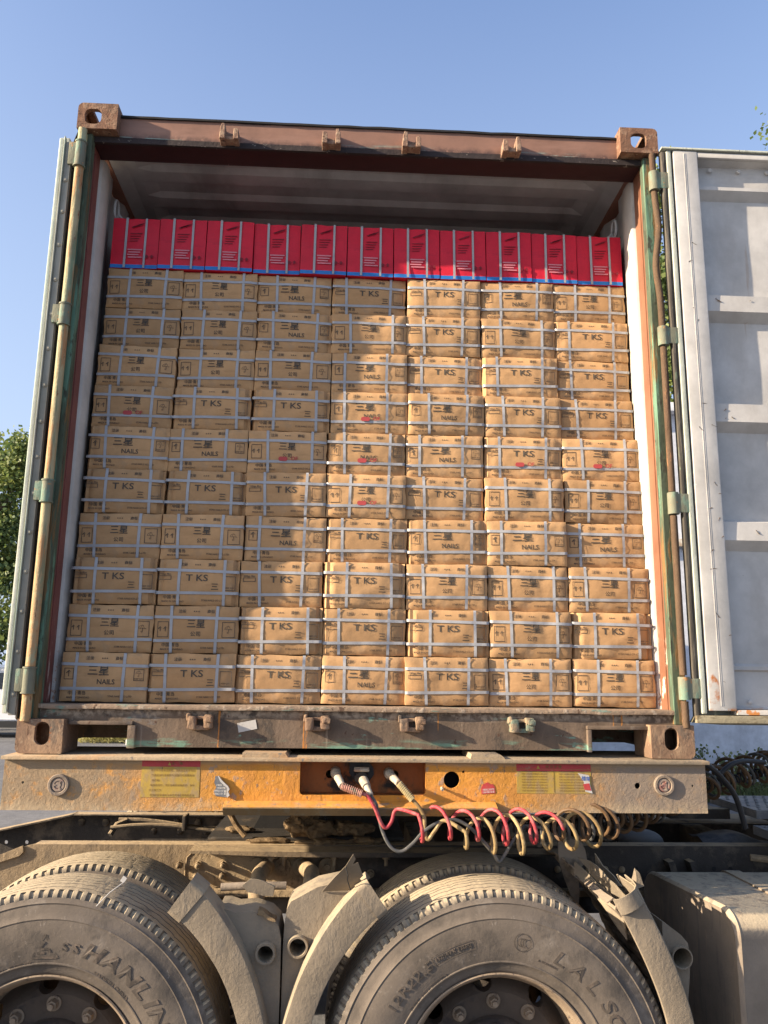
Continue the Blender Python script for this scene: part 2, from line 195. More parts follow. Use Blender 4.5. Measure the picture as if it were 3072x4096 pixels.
# ------------------------------------------------------------------ mesh helpers
class MB:
    def __init__(s): s.bm = bmesh.new(); s.uvm = None
    def box(s, x0, x1, y0, y1, z0, z1, bev=0, seg=2, mi=0, mat=None):
        m = Matrix.Translation(((x0+x1)/2, (y0+y1)/2, (z0+z1)/2)) @ Matrix.Diagonal((abs(x1-x0), abs(y1-y0), abs(z1-z0), 1))
        if mat is not None: m = mat @ m
        f0 = len(s.bm.faces)
        r = bmesh.ops.create_cube(s.bm, size=1, matrix=m)
        if bev:
            es = {e for v in r['verts'] for e in v.link_edges}
            bmesh.ops.bevel(s.bm, geom=list(es), offset=bev, segments=seg, affect='EDGES', profile=.6)
        if mi:
            s.bm.faces.ensure_lookup_table()
            for f in s.bm.faces[f0:]: f.material_index = mi
        return s
    def cyl(s, a, b, r, r2=None, n=20, cap=True):
        a = Vector(a); b = Vector(b); d = b-a
        q = Vector((0, 0, 1)).rotation_difference(d.normalized()).to_matrix().to_4x4()
        bmesh.ops.create_cone(s.bm, cap_ends=cap, segments=n, radius1=r, radius2=r if r2 is None else r2, depth=d.length, matrix=Matrix.Translation((a+b)/2) @ q)
        return s
    def ball(s, c, r, n=12, sc=(1, 1, 1)):
        bmesh.ops.create_uvsphere(s.bm, u_segments=n, v_segments=max(6, n//2), radius=r, matrix=Matrix.Translation(c) @ Matrix.Diagonal((*sc, 1))); return s
    def prism(s, pts, a0, a1, axis='y'):
        def P(p, a): return {'y': (p[0], a, p[1]), 'x': (a, p[0], p[1]), 'z': (p[0], p[1], a)}[axis]
        v0 = [s.bm.verts.new(P(p, a0)) for p in pts]; v1 = [s.bm.verts.new(P(p, a1)) for p in pts]; n = len(pts)
        for i in range(n): s.bm.faces.new((v0[i], v0[(i+1) % n], v1[(i+1) % n], v1[i]))
        s.bm.faces.new(v0[::-1]); s.bm.faces.new(v1); return s
    def tube(s, path, r, n=10, cap=True):
        P = [Vector(p) for p in path]; k = len(P); rings = []; prev = None
        for i in range(k):
            t = (P[min(i+1, k-1)]-P[max(i-1, 0)]).normalized()
            if prev is None:
                ref = Vector((0, 0, 1)) if abs(t.z) < .9 else Vector((1, 0, 0)); u = t.cross(ref).normalized()
            else: u = (prev - t*prev.dot(t)).normalized()
            prev = u; w = t.cross(u); rr = r(i/(k-1)) if callable(r) else r
            rings.append([s.bm.verts.new(P[i]+(u*math.cos(2*PI*j/n)+w*math.sin(2*PI*j/n))*rr) for j in range(n)])
        for i in range(k-1):
            for j in range(n): s.bm.faces.new((rings[i][j], rings[i][(j+1) % n], rings[i+1][(j+1) % n], rings[i+1][j]))
        if cap: s.bm.faces.new(rings[0][::-1]); s.bm.faces.new(rings[-1])
        return s
    def lathe(s, prof, c, n=64, close=False, fn=None):
        """prof: list of (r, y) ; axis along Y through c=(x,y,z)"""
        rings = []
        for j in range(n):
            a = 2*PI*j/n; row = []
            for i, (r, y) in enumerate(prof):
                if fn: r2, y2 = fn(j, i, r, y)
                else: r2, y2 = r, y
                row.append(s.bm.verts.new((c[0]+r2*math.cos(a), c[1]+y2, c[2]+r2*math.sin(a))))
            rings.append(row)
        m = len(prof)
        for j in range(n):
            A = rings[j]; B = rings[(j+1) % n]
            for i in range(m-1 if not close else m): s.bm.faces.new((A[i], A[(i+1) % m], B[(i+1) % m], B[i]))
        return s
    def grid(s, fn, nu, nv, closeu=False):
        V = [[s.bm.verts.new(fn(i/(nu-1), j/(nv-1))) for j in range(nv)] for i in range(nu)]
        for i in range(nu-1):
            for j in range(nv-1): s.bm.faces.new((V[i][j], V[i+1][j], V[i+1][j+1], V[i][j+1]))
        return s
    def solid(s, th):
        bmesh.ops.recalc_face_normals(s.bm, faces=list(s.bm.faces)); s.bm.normal_update()
        bmesh.ops.solidify(s.bm, geom=list(s.bm.faces), thickness=th); return s
    def rough(s, cuts, amp, sc=12., seed=0):
        """subdivide and dent"""
        if cuts: bmesh.ops.subdivide_edges(s.bm, edges=list(s.bm.edges), cuts=cuts, use_grid_fill=True)
        for v in s.bm.verts: v.co += noise.noise_vector(v.co*sc+Vector((seed, 0, seed)))*amp
        return s
    def add(s, verts, faces):
        vs = [s.bm.verts.new(v) for v in verts]
        for f in faces:
            try: s.bm.faces.new([vs[i] for i in f])
            except ValueError: pass
        return s
    def mesh(s, name, mats, ang=35, flat=False, recalc=True):
        if recalc: bmesh.ops.recalc_face_normals(s.bm, faces=list(s.bm.faces))
        if not flat:
            for f in s.bm.faces: f.smooth = True
            for e in s.bm.edges:
                if len(e.link_faces) == 2 and e.calc_face_angle(0) > R(ang): e.smooth = False
        me = bpy.data.meshes.new(name); s.bm.to_mesh(me); s.bm.free()
        for m in (mats if isinstance(mats, (list, tuple)) else [mats]): me.materials.append(m)
        return me
def link(name, me, parent=None):
    o = bpy.data.objects.new(name, me); C.objects.link(o)
    if parent is not None:
        o.parent = parent
        p = parent; off = Vector((0, 0, 0))
        while p is not None: off += p.location; p = p.parent
        if not parent.get('_local'): o.location = -off + (Vector(parent.get('_shift', (0, 0, 0))))
    return o
def part(name, mb, mats, parent=None, label=None, cut=None, **k):
    o = link(name, mb.mesh(name, mats, **k), parent)
    if label: o['label'] = label
    if cut: carve(o, cut, mats)
    return o
def carve(o, cutters, mats):
    tmp = []
    for c in cutters:
        me = c.mesh('tmp', mats); t = bpy.data.objects.new('tmp', me); C.objects.link(t); t.location = o.location; t.parent = o.parent; tmp.append(t)
        md = o.modifiers.new('b', 'BOOLEAN'); md.operation = 'DIFFERENCE'; md.object = t; md.solver = 'EXACT'
    bpy.context.view_layer.update(); dg = bpy.context.evaluated_depsgraph_get()
    me = bpy.data.meshes.new_from_object(o.evaluated_get(dg)); o.modifiers.clear(); o.data = me
    bm = bmesh.new(); bm.from_mesh(me)
    for f in bm.faces: f.smooth = True
    for e in bm.edges: e.smooth = not (len(e.link_faces) == 2 and e.calc_face_angle(0) > R(32))
    bm.to_mesh(me); bm.free()
    for t in tmp: bpy.data.objects.remove(t)
def thing(name, label, cat, loc=(0, 0, 0), group=None):
    o = bpy.data.objects.new(name, None); C.objects.link(o); o.location = loc; o.empty_display_size = .1
    o['label'] = label; o['category'] = cat
    if group: o['group'] = group
    return o
def tag(o, label, cat, group=None, kind=None):
    if label: o['label'] = label
    if cat: o['category'] = cat
    if group: o['group'] = group
    if kind: o['kind'] = kind
    return o
FONT = None
_tc = {}
def text_geo(body, size=1., bold=0., space=1.):
    """centred text geometry in XY: (verts, faces)"""
    key = (body, size, bold, space)
    if key in _tc: return _tc[key]
    cu = bpy.data.curves.new('t', 'FONT'); cu.body = body; cu.size = size; cu.align_x = 'CENTER'; cu.align_y = 'CENTER'; cu.offset = bold*size
    cu.space_character = space; cu.resolution_u = 3
    o = bpy.data.objects.new('t', cu); C.objects.link(o); dg = bpy.context.evaluated_depsgraph_get(); dg.update()
    me = bpy.data.meshes.new_from_object(o.evaluated_get(dg))
    out = ([v.co.copy() for v in me.vertices], [tuple(p.vertices) for p in me.polygons])
    bpy.data.objects.remove(o); bpy.data.meshes.remove(me); _tc[key] = out; return out
def flat_text(mb, body, size, x, y, z, bold=.01, space=1., rot=0., sx=1.):
    """text lying in the XZ plane facing -Y"""
    v, f = text_geo(body, size, bold, space); c, s_ = math.cos(rot), math.sin(rot)
    mb.add([(x+(p.x*sx*c-p.y*s_), y, z+(p.x*sx*s_+p.y*c)) for p in v], f); return mb
def arc_text(mb, body, size, c, ydepth, rad, a0, bold=.0, space=1., sx=1., h=.002, side=True, sh=0.):
    """raised lettering round a sidewall, clockwise from the top, centre angle a0 (degrees)"""
    v, f = text_geo(body, size, bold, space)
    def P(p, e):
        r = rad+p.y; a = R(a0)-(p.x*sx+p.y*sh)/rad; return (c[0]+r*math.cos(a), ydepth(r)-e, c[2]+r*math.sin(a))
    mb.add([P(p, h) for p in v], f)
    if side:
        from collections import Counter
        cnt = Counter(); 
        for q in f:
            for i in range(len(q)): cnt[tuple(sorted((q[i], q[(i+1) % len(q)])))] += 1
        for (a, b), k in cnt.items():
            if k == 1: mb.add([P(v[a], h), P(v[b], h), P(v[b], -.001), P(v[a], -.001)], [(0, 1, 2, 3)])
    return mb
def rrect(x0, x1, z0, z1, r, n=6, corners=(1, 1, 1, 1)):
    """rounded rect outline; corners: bl, br, tr, tl"""
    out = []
    for (cx, cz, a0, on) in ((x0, z0, 180, corners[0]), (x1, z0, 270, corners[1]), (x1, z1, 0, corners[2]), (x0, z1, 90, corners[3])):
        if not on: out.append((cx, cz)); continue
        ox = cx + (r if cx == x0 else -r); oz = cz + (r if cz == z0 else -r)
        for i in range(n+1):
            a = R(a0+90*i/n); out.append((ox+r*math.cos(a), oz+r*math.sin(a)))
    return out

# ------------------------------------------------------------------ ground
g = MB(); g.grid(lambda u, v: (-150+300*u, -40+300*v, -1.475+.01*noise.noise(Vector((u*60, v*60, 0)))), 61, 61)
tag(part('ground', g, ground_m), 'grey concrete yard under the truck', None, kind='structure')

# ================================================================== SHIPPING CONTAINER
HW = 1.219; H = 2.597; LEN = 12.19
cont = thing('shipping_container', 'open rusty brown shipping container on the trailer, packed with cartons', 'container', (0, 0, 0))
# corner castings
def casting(sx, sz, front, mat_):
    """sx -1/1 side, sz 0 bottom/1 top"""
    x0, x1 = (-HW, -HW+.162) if sx < 0 else (HW-.162, HW)
    z0, z1 = (0, .118) if sz == 0 else (H-.118, H)
    y0, y1 = (0, .178) if front else (LEN-.178, LEN)
    rad = .022
    cr = [0, 0, 0, 0]
    if sz: cr[3 if sx < 0 else 2] = 1
    else: cr[0 if sx < 0 else 1] = 1
    mb = MB().prism(rrect(x0, x1, z0, z1, rad, 6, cr), y0, y1)
    cuts = [MB().box(x0+.017, x1-.017, y0+.02, y1-.018, z0+.017, z1-.017)]
    if sz: cx = (x0+x1)/2+(-.018 if sx < 0 else -.002)*(1); hx, hz = (.034, .035)
    else: cx = (-1.130 if sx < 0 else 1.133); hx, hz = (.026, .040)
    cz = 2.535 if sz else .069
    hole = rrect(cx-hx, cx+hx, cz-hz, cz+hz, hx*.72 if sz else hx*.98, 8)
    cuts.append(MB().prism(hole, y0-.01, y0+.03))
    cuts.append(MB().prism([(y0+.055, cz-.03), (y0+.125, cz-.03), (y0+.125, cz+.03), (y0+.055, cz+.03)], *((x0-.01, x0+.03) if sx < 0 else (x1-.03, x1+.01)), axis='x'))
    cuts.append(MB().box((x0+x1)/2-.032, (x0+x1)/2+.032, y0+.03, y0+.15, *((z1-.03, z1+.01) if sz else (z0-.01, z0+.03))))
    o = part('corner_casting', mb, mat_, cont, cut=cuts)
    return o
for sx in (-1, 1):
    casting(sx, 1, True, casting_t); casting(sx, 0, True, casting_b)
    casting(sx, 1, False, casting_t); casting(sx, 0, False, casting_b)
# header (top rail over the doorway), Y from .05 inward
hd = MB()
hd.prism([(.05, 2.474), (.05, 2.575), (.056, 2.582), (.16, 2.585), (.16, 2.50), (.058, 2.474)], -HW+.162, HW-.162, 'x')
hd.rough(0, 0)
hd2 = MB().box(-HW+.163, HW-.163, .042, .175, 2.568, 2.577)
bmesh.ops.subdivide_edges(hd2.bm, edges=list(hd2.bm.edges), cuts=30, use_grid_fill=True)
for v in hd2.bm.verts: v.co.z += .0035*noise.noise(Vector((v.co.x*9, 0, 3))); v.co.y += .003*noise.noise(Vector((v.co.x*14, 0, 8)))
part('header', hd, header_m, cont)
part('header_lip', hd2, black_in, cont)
dr = M('dark_maroon_underside', (.035, .012, .013), [dict(c=(.3,.2,.17), s=(60,3,60), lo=.68, hi=.7, a=.7)], rough=.6, bump=.12)  # shade under the header is put into this near-black maroon
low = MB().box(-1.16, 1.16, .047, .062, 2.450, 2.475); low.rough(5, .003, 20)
part('header_gutter', low, M('dark_gutter', (.03,.022,.022), [dict(c=(.3,.26,.22), s=(30,30,60), lo=.62, hi=.66, a=.8)], rough=.85, bump=.6), cont)  # near-black strip with pale flecks
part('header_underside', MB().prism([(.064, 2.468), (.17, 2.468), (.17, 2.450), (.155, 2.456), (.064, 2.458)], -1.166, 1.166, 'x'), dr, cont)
# lashing cam keepers
def keeper(x, z, mat_, flip=1, w=.075):
    mb = MB()
    mb.box(x-w/2, x+w/2, 0.006, .052, z-.030, z-.012, .004)
    mb.prism([(x-w/2-.002, z-.034), (x-w/2+.022, z-.034), (x-w/2+.02, z+.036*(1 if flip > 0 else .45)), (x-w/2+.008, z+.040*(1 if flip > 0 else .5)), (x-w/2+.001, z+.02)], -.006, .052)
    mb.prism([(x+w/2-.02, z-.032), (x+w/2+.002, z-.032), (x+w/2+.001, z+.012), (x+w/2-.006, z+.038*(.5 if flip > 0 else 1)), (x+w/2-.018, z+.036*(.45 if flip > 0 else 1))], -.004, .052)
    mb.box(x-w/2+.01, x+w/2-.01, .03, .056, z-.02, z+.014, .004)
    bmesh.ops.bevel(mb.bm, geom=list(mb.bm.edges), offset=.0022, segments=1, affect='EDGES')
    mb.rough(0, .0015, 60, x)
    return part('lashing_keeper', mb, mat_, cont)
key_t = M('keeper_brown', (.21, .125, .085), [dict(c=(.36,.25,.17), s=40., lo=.48, hi=.6, a=.8), dict(c=DRUST, s=30., lo=.6, hi=.66)], rough=.85, bump=.5)
for x, fl in ((-.596, 1), (-.172, -1), (.165, 1), (.59, -1)): keeper(x, 2.49, key_t, fl)
# bottom sill
sl_y0 = .045
sill = MB().prism([(-HW+.163, .0985), (-1.035, .0985), (-.848, .0985), (-.836, .086), (-.836, .022), (.842, .022), (.842, .09), (.852, .0985), (HW-.163, .0985), (HW-.163, .152), (-HW+.163, .152)], sl_y0, .16)
sill.box(-1.167, -1.0565, .0455, .16, .119, .1522); sill.box(1.0565, 1.167, .0455, .16, .119, .1522)
bmesh.ops.triangulate(sill.bm, faces=[f for f in sill.bm.faces if len(f.verts) > 4])
part('sill', sill, sill_m, cont)
lip = MB().box(-1.168, 1.168, .024, .30, .1525, .170, .005)
bmesh.ops.subdivide_edges(lip.bm, edges=[e for e in lip.bm.edges if e.calc_length() > 1], cuts=90)
for v in lip.bm.verts:
    v.co.z += .0035*noise.noise(Vector((v.co.x*7, v.co.y*3, 1))); v.co.y += .004*noise.noise(Vector((v.co.x*11, v.co.z*9, 5)))
part('threshold_lip', lip, M('worn_threshold', (.25,.18,.125), [dict(c=(.14,.24,.2), s=(6,6,30), lo=.56, hi=.62, a=.8), dict(c=(.42,.34,.26), s=(18,18,18), lo=.55, hi=.64, a=.8), dict(c=DRUST, s=26., lo=.6, hi=.65, a=.8)], rough=.9, bump=.7, bs=60), cont)
fl = MB()
for (x0, x1, w) in ((-1.035, -.836, -1), (.842, 1.05, 1)):
    fl.box(x0-.012, x1+.012, .028, .12, .0985, .112, .003)
    xe = x1 if w < 0 else x0
    fl.box(xe-.004 if w < 0 else xe-.012, xe+.024 if w < 0 else xe+.004, .026, .14, .018, .0975, .003)
part('pocket_frame', fl, sill_m, cont)
def block_keeper(x, z, mat_, seed):
    mb = MB()
    mb.box(x-.044, x-.014, .006, .052, z-.026, z+.020, .006); mb.box(x+.012, x+.043, .006, .050, z-.022, z+.026, .006); mb.box(x-.03, x+.03, .018, .054, z-.028, z-.012, .004); mb.box(x-.03, x+.03, .03, .054, z+.008, z+.020, .003)
    mb.box(x-.050, x-.036, .015, .05, z+.004, z+.030, .005); mb.box(x+.018, x+.047, -.002, .012, z+.0, z+.020, .006)
    bmesh.ops.subdivide_edges(mb.bm, edges=list(mb.bm.edges), cuts=2, use_grid_fill=True)
    for v in mb.bm.verts: v.co += noise.noise_vector(v.co*55+Vector((seed, 0, 0)))*.003
    return part('lashing_keeper', mb, mat_, cont)
for i, (x, m_) in enumerate(((-.582, casting_b), (-.162, casting_b), (.182, casting_b), (.586, hinge_m))):
    block_keeper(x, .112, casting_b if i < 3 else M('keeper_green', (.15,.18,.135), [dict(c=(.27,.2,.13), s=26., lo=.42, hi=.54)], rough=.9, bump=.6), i)
lb = MB().prism([(-.453, .108), (-.387, .121), (-.380, .089), (-.446, .075)], .0435, .0449); part('paper_label', lb, paper, cont, 'scrap of white paper stuck on the sill')
# corner posts : green outer channel + inner flange
for sx in (-1, 1):
    w = [(sx*1.21, .062), (sx*1.168, .062), (sx*1.168, .168), (sx*1.178, .168), (sx*1.178, .075), (sx*1.21, .075)]
    part('corner_post', MB().prism(w, .155, 2.475, 'z'), post_l if sx < 0 else post_r, cont)
    gp = [(sx*1.218, .070), (sx*1.208, .026), (sx*1.160, .024), (sx*1.158, .061), (sx*1.214, .0615)]
    part('post_channel', MB().prism(gp, .12, 2.47, 'z'), green_post, cont)
    # sealing ridge lines on the inner face
    ln = MB().box(sx*1.1645, sx*1.1676, .098, .104, .17, 2.43)
    part('post_seam', ln, DRU if False else (post_l if sx < 0 else post_r), cont)
    # hinge tube
    xs = -1.193 if sx < 0 else 1.192
    def rx(z): return xs + (0 if sx < 0 else (.012*math.exp(-((z-2.14)/.09)**2)*.8 - .012*math.exp(-((z-1.95)/.09)**2)))
    segs = ((2.415, 2.475), (1.70, 2.30), (.99, 1.61), (.30, .90), (.11, .205)) if sx < 0 else ((2.39, 2.475), (1.69, 2.30), (1.0, 1.60), (.30, .905), (.11, .205))
    for a, b in segs:
        part('hinge_tube', MB().tube([(rx(a+(b-a)*t/14)+.0015*noise.noise(Vector((t, sx, a*3))), .004, a+(b-a)*t/14) for t in range(15)], .0175 if sx < 0 else .0135, 16), rod_l if sx < 0 else rod_r, cont)
    if sx < 0:
        for a, b in ((2.30, 2.41), (1.61, 1.695), (.903, .985), (.208, .296)):
            mb = MB().cyl((xs, .0, a), (xs, .0, b), .0215, n=16); mb.box(xs-.045, xs-.008, -.012, .012, a+.004, b-.004, .004)
            for z in (a, b): mb.cyl((xs, .0, z-.003), (xs, .0, z+.003), .0245, n=16)
            part('hinge_lug', mb, hinge_m, cont)
    if sx > 0:
        for a, b in ((2.30, 2.385), (1.605, 1.685), (.910, .995), (.21, .293)):
            mb = MB().cyl((xs, .0, a), (xs, .0, b), .0215, n=16)
            mb.grid(lambda u, v: (xs+.0+u*.052, -.018+.018*u*u, a+.006+v*(b-a-.012)), 6, 3); 
            part('hinge_lug', mb.box(xs+.005, xs+.06, -.016, -.004, a+.005, b-.005, .004), hinge_m, cont)
# inner lining (rounded white post inside)
for sx in (-1, 1):
    prof = [(sx*1.172, .169), (sx*1.158, .178), (sx*1.150, .20), (sx*1.150, .245), (sx*1.158, .285), (sx*1.166, .32), (sx*1.185, .325), (sx*1.185, .169)]
    mb = MB().prism(prof, .168, 2.46, 'z')
    part('inner_post', mb, white_in, cont)
# side walls, roof, floor, end wall
def corr(fn, L0, L1, pitch, depth, a0, a1):
    pts = []; y = L0
    while y < L1:
        for dy, d in ((0, 0), (.07, 0), (.07+.068, 1), (.14+.068, 1), (pitch, 0)): pts.append((min(y+dy, L1), d*depth))
        y += pitch
    mb = MB(); V = [[mb.bm.verts.new(fn(y, d, a)) for a in (a0, a1)] for y, d in pts]
    for i in range(len(V)-1):
        try: mb.bm.faces.new((V[i][0], V[i+1][0], V[i+1][1], V[i][1]))
        except ValueError: pass
    bmesh.ops.remove_doubles(mb.bm, verts=mb.bm.verts, dist=1e-5)
    return mb
for sx in (-1, 1):
    part('side_wall', corr(lambda y, d, a: (sx*(1.178+d), y, a), .32, LEN-.17, .278, .036, .15, 2.50).solid(.002), grey_in, cont)
    part('roof_rail', MB().box(*((-HW+.001, -HW+.06) if sx < 0 else (HW-.06, HW-.001)), .18, LEN-.18, 2.50, 2.56, .006), maroon, cont)
    part('bottom_rail', MB().box(*((-HW+.001, -HW+.05) if sx < 0 else (HW-.05, HW-.001)), .18, LEN-.18, .01, .15, .006), sill_m, cont)
rf = MB()
def roofz(y):
    t = ((y-.16) % .209)/.209
    d = 0 if t < .38 else (t-.38)/.12 if t < .5 else 1 if t < .88 else 1-(t-.88)/.12
    return d
ys = []
y = .161
while y < LEN-.17:
    for t in (0, .38, .5, .88): ys.append((y+t*.209, 1 if t in (.5, .88) else 0))
    y += .209
V = []
for (yy, d) in ys:
    row = []
    for x in (-1.178, -1.06, -1.0, 1.0, 1.06, 1.178):
        k = 0 if abs(x) > 1.03 else 1
        row.append(rf.bm.verts.new((x, yy, 2.535+.02*d*k+(.004 if k else 0))))
    V.append(row)
for i in range(len(V)-1):
    for j in range(5): rf.bm.faces.new((V[i][j], V[i+1][j], V[i+1][j+1], V[i][j+1]))
bmesh.ops.recalc_face_normals(rf.bm, faces=list(rf.bm.faces))
part('roof', rf, grey_in, cont, flat=True, recalc=False)
part('roof_skin', MB().box(-1.178, 1.178, .18, LEN-.18, 2.563, 2.566), maroon, cont)
part('roof_gusset', MB().prism([(-1.176, 2.50), (-1.10, 2.536), (-1.176, 2.536)], .17, 6., 'y').prism([(1.176, 2.50), (1.10, 2.536), (1.176, 2.536)], .17, 6., 'y'), grey_in, cont)
part('floor', MB().box(-1.168, 1.168, .302, LEN-.17, .135, .1695), M('plywood_floor', (.12,.085,.055), rough=.8), cont)
for i in range(28):
    yy = .5+i*.42
    if i % 1 == 0 and i < 6: part('cross_member', MB().box(-1.165, 1.165, yy, yy+.05, .02, .134), sill_m, cont)
part('end_wall', MB().box(-1.165, 1.165, LEN-.16, LEN-.1, .15, 2.53), grey_in, cont)
# interior lashing rings near the top
for sx in (-1, 1):
    mb = MB(); mb.tube([(sx*1.14+.0*t, .36+.03*math.cos(t*PI/7), 2.33+.045*math.sin(t*PI/7)) for t in range(15)], .006, 8)
    mb.tube([(sx*1.15, .40, 2.34), (sx*1.12, .38, 2.30), (sx*1.10, .37, 2.24), (sx*1.11, .37, 2.19)], .007, 8)
    part('lashing_ring', mb, grey_in, cont)

# left door, swung back alongside
ld = link('left_door', None, cont)
ld['label'] = 'left door swung right round, seen edge-on'
mb = MB().box(-1.282, -1.246, .014, 1.18, .135, 2.44, .004); part('door_panel', mb, edge_white, ld)
mb = MB().box(-1.2795, -1.262, -.008, .012, .165, 2.425, .007, 3); mb.box(-1.2585, -1.2550, -.012, .010, .14, 2.43, .001); part('edge_channel', mb, edge_white, ld)
mb = MB().box(-1.2535, -1.2285, -.002, .0115, .13, 2.41, .002)
part('gasket_strip', mb, rivet_plate, ld)
mb = MB()
for z in (2.235, 2.094, 1.949, 1.799, 1.652, 1.51, 1.36, 1.215, 1.076, .935, .787, .641, .496, .353, .203):
    mb.cyl((-1.241, -.0065, z), (-1.241, -.001, z), .0085, .0095, n=14); mb.cyl((-1.241, -.009, z), (-1.241, -.0065, z), .004, n=8)
part('rivet', mb, rivet_plate, ld)['kind'] = 'stuff'
mb = MB()
mb.add([(-1.2275, .0, .12), (-1.2235, .0, .12), (-1.2235, .0, 2.42), (-1.2275, .0, 2.40), (-1.2275, .05, .10), (-1.2235, .05, .10), (-1.2235, .05, 2.52), (-1.2275, .05, 2.44)], [(0, 1, 2, 3), (4, 5, 6, 7), (0, 1, 5, 4), (1, 2, 6, 5), (2, 3, 7, 6), (3, 0, 4, 7)])
part('rubber_seal', mb, gasket_d, ld)

# right door, opened flat, inner face to the camera
rd = link('right_door', None, cont); rd.location = (0, -.016, 0); rd['_shift'] = (0, -.016, 0); rd['label'] = 'right door opened flat, grey inner face'
dx0, dx1 = 1.262, 2.40
def door_surface():
    mb = MB()
    prof = [(2.455, .012), (2.445, .05), (2.345, .05), (2.333, .018), (2.318, .018), (2.285, .052), (1.845, .05), (1.832, .012), (1.762, .010), (1.728, .052), (1.378, .05), (1.365, .012), (1.290, .010), (1.255, .052), (.897, .05), (.884, .012), (.812, .010), (.775, .052), (.345, .05), (.335, .04), (.322, .04), (.316, .05), (.188, .05), (.178, .03)]
    xs = [1.3785+i*(dx1-.06-1.3785)/40 for i in range(41)]
    pr = []
    for (z0, d0), (z1, d1) in zip(prof, prof[1:]):
        k = 5 if z0-z1 > .2 else 1
        for i in range(k): pr.append((z0+(z1-z0)*i/k, d0+(d1-d0)*i/k))
    pr.append(prof[-1])
    V = []
    for z, d in pr:
        row = []
        for i, x in enumerate(xs):
            bow = .011*math.sin(min(1, (x-1.3785)/.45)*PI)*(1 if d > .045 else 0)
            row.append(mb.bm.verts.new((x, d-.006*noise.noise(Vector((x*2.5, 0, z*2.5)))*(1 if d > .045 else .3)-bow*.0, z)))
        V.append(row)
    for i in range(len(V)-1):
        for j in range(40): mb.bm.faces.new((V[i][j], V[i][j+1], V[i+1][j+1], V[i+1][j]))
    for row in (0, -1): pass
    return mb
part('door_panel', door_surface(), door_grey, rd, ang=20)
mb = MB().box(dx0+.012, 1.378, -.004, .055, .172, 2.482, .005); mb.box(1.318, 1.3205, -.0055, .0, .19, 2.47); mb.box(1.325, 1.3265, -.005, .0, .19, 2.47)
mb.box(dx1-.07, dx1-.01, -.004, .055, .172, 2.482, .005); mb.box(1.3785, dx1-.07, -.002, .056, 2.456, 2.480, .004)
part('door_frame', mb, door_grey, rd)
rv_ = MB()
for i in range(8): rv_.ball((1.45+i*.125, .040, 2.425), .010, 10, (1, .5, 1)); rv_.ball((1.45+i*.125, .040, .205), .009, 10, (1, .5, 1))
part('rivet', rv_, door_grey, rd)['kind'] = 'stuff'
sc_ = MB(); rq = random.Random(5)
for i in range(34):
    x = rq.uniform(1.28, 1.37) if i % 2 else rq.uniform(1.40, 1.75); z = rq.uniform(.25, 2.4); L_ = rq.uniform(.004, .03); a_ = rq.uniform(-.9, .9)
    y = -.0045 if i % 2 else .0
    if not i % 2: z = rq.choice((1.79, 1.33, .85))+rq.uniform(-.03, .03); y = .0075
    sc_.prism([(x, z), (x+L_*math.cos(a_), z+L_*math.sin(a_)), (x+L_*math.cos(a_)*.6, z+L_*math.sin(a_)+.0022), (x+.001, z+.002)], y-.0006, y+.002)
part('scratch', sc_, M('dark_scratch', (.13,.10,.08), rough=.9, bump=0), rd)['kind'] = 'stuff'
mb = MB().box(1.378, dx1-.07, -.002, .05, .158, .176, .002); part('frame_foot', mb, door_grey, rd)
mb = MB().box(1.2205, dx1, -.012, .008, .128, .155, .004); mb.prism([(1.222, .128), (1.24, .155), (dx1, .155), (dx1, .122), (1.32, .122)], .009, .06); part('bottom_lip', mb, door_lip, rd)
part('rubber_seal', MB().box(1.2225, 1.2375, .001, .03, .15, 2.478, .004).box(1.2385, 1.2445, .004, .03, .155, 2.478, .002), gasket_d, rd)
part('pale_seal', MB().box(1.2455, 1.266, -.001, .03, .16, 2.484, .006, 3).box(1.2225, dx1, -.01, .05, 2.486, 2.494, .002), gasket_l, rd)
part('edge_shadow_gap', MB().box(1.2668, 1.2732, .01, .05, .175, 2.478), black_in, rd)  # black strip standing in for the shadow in the gap
part('door_back', MB().box(1.262, dx1, .0705, .074, .15, 2.48), edge_white, rd)

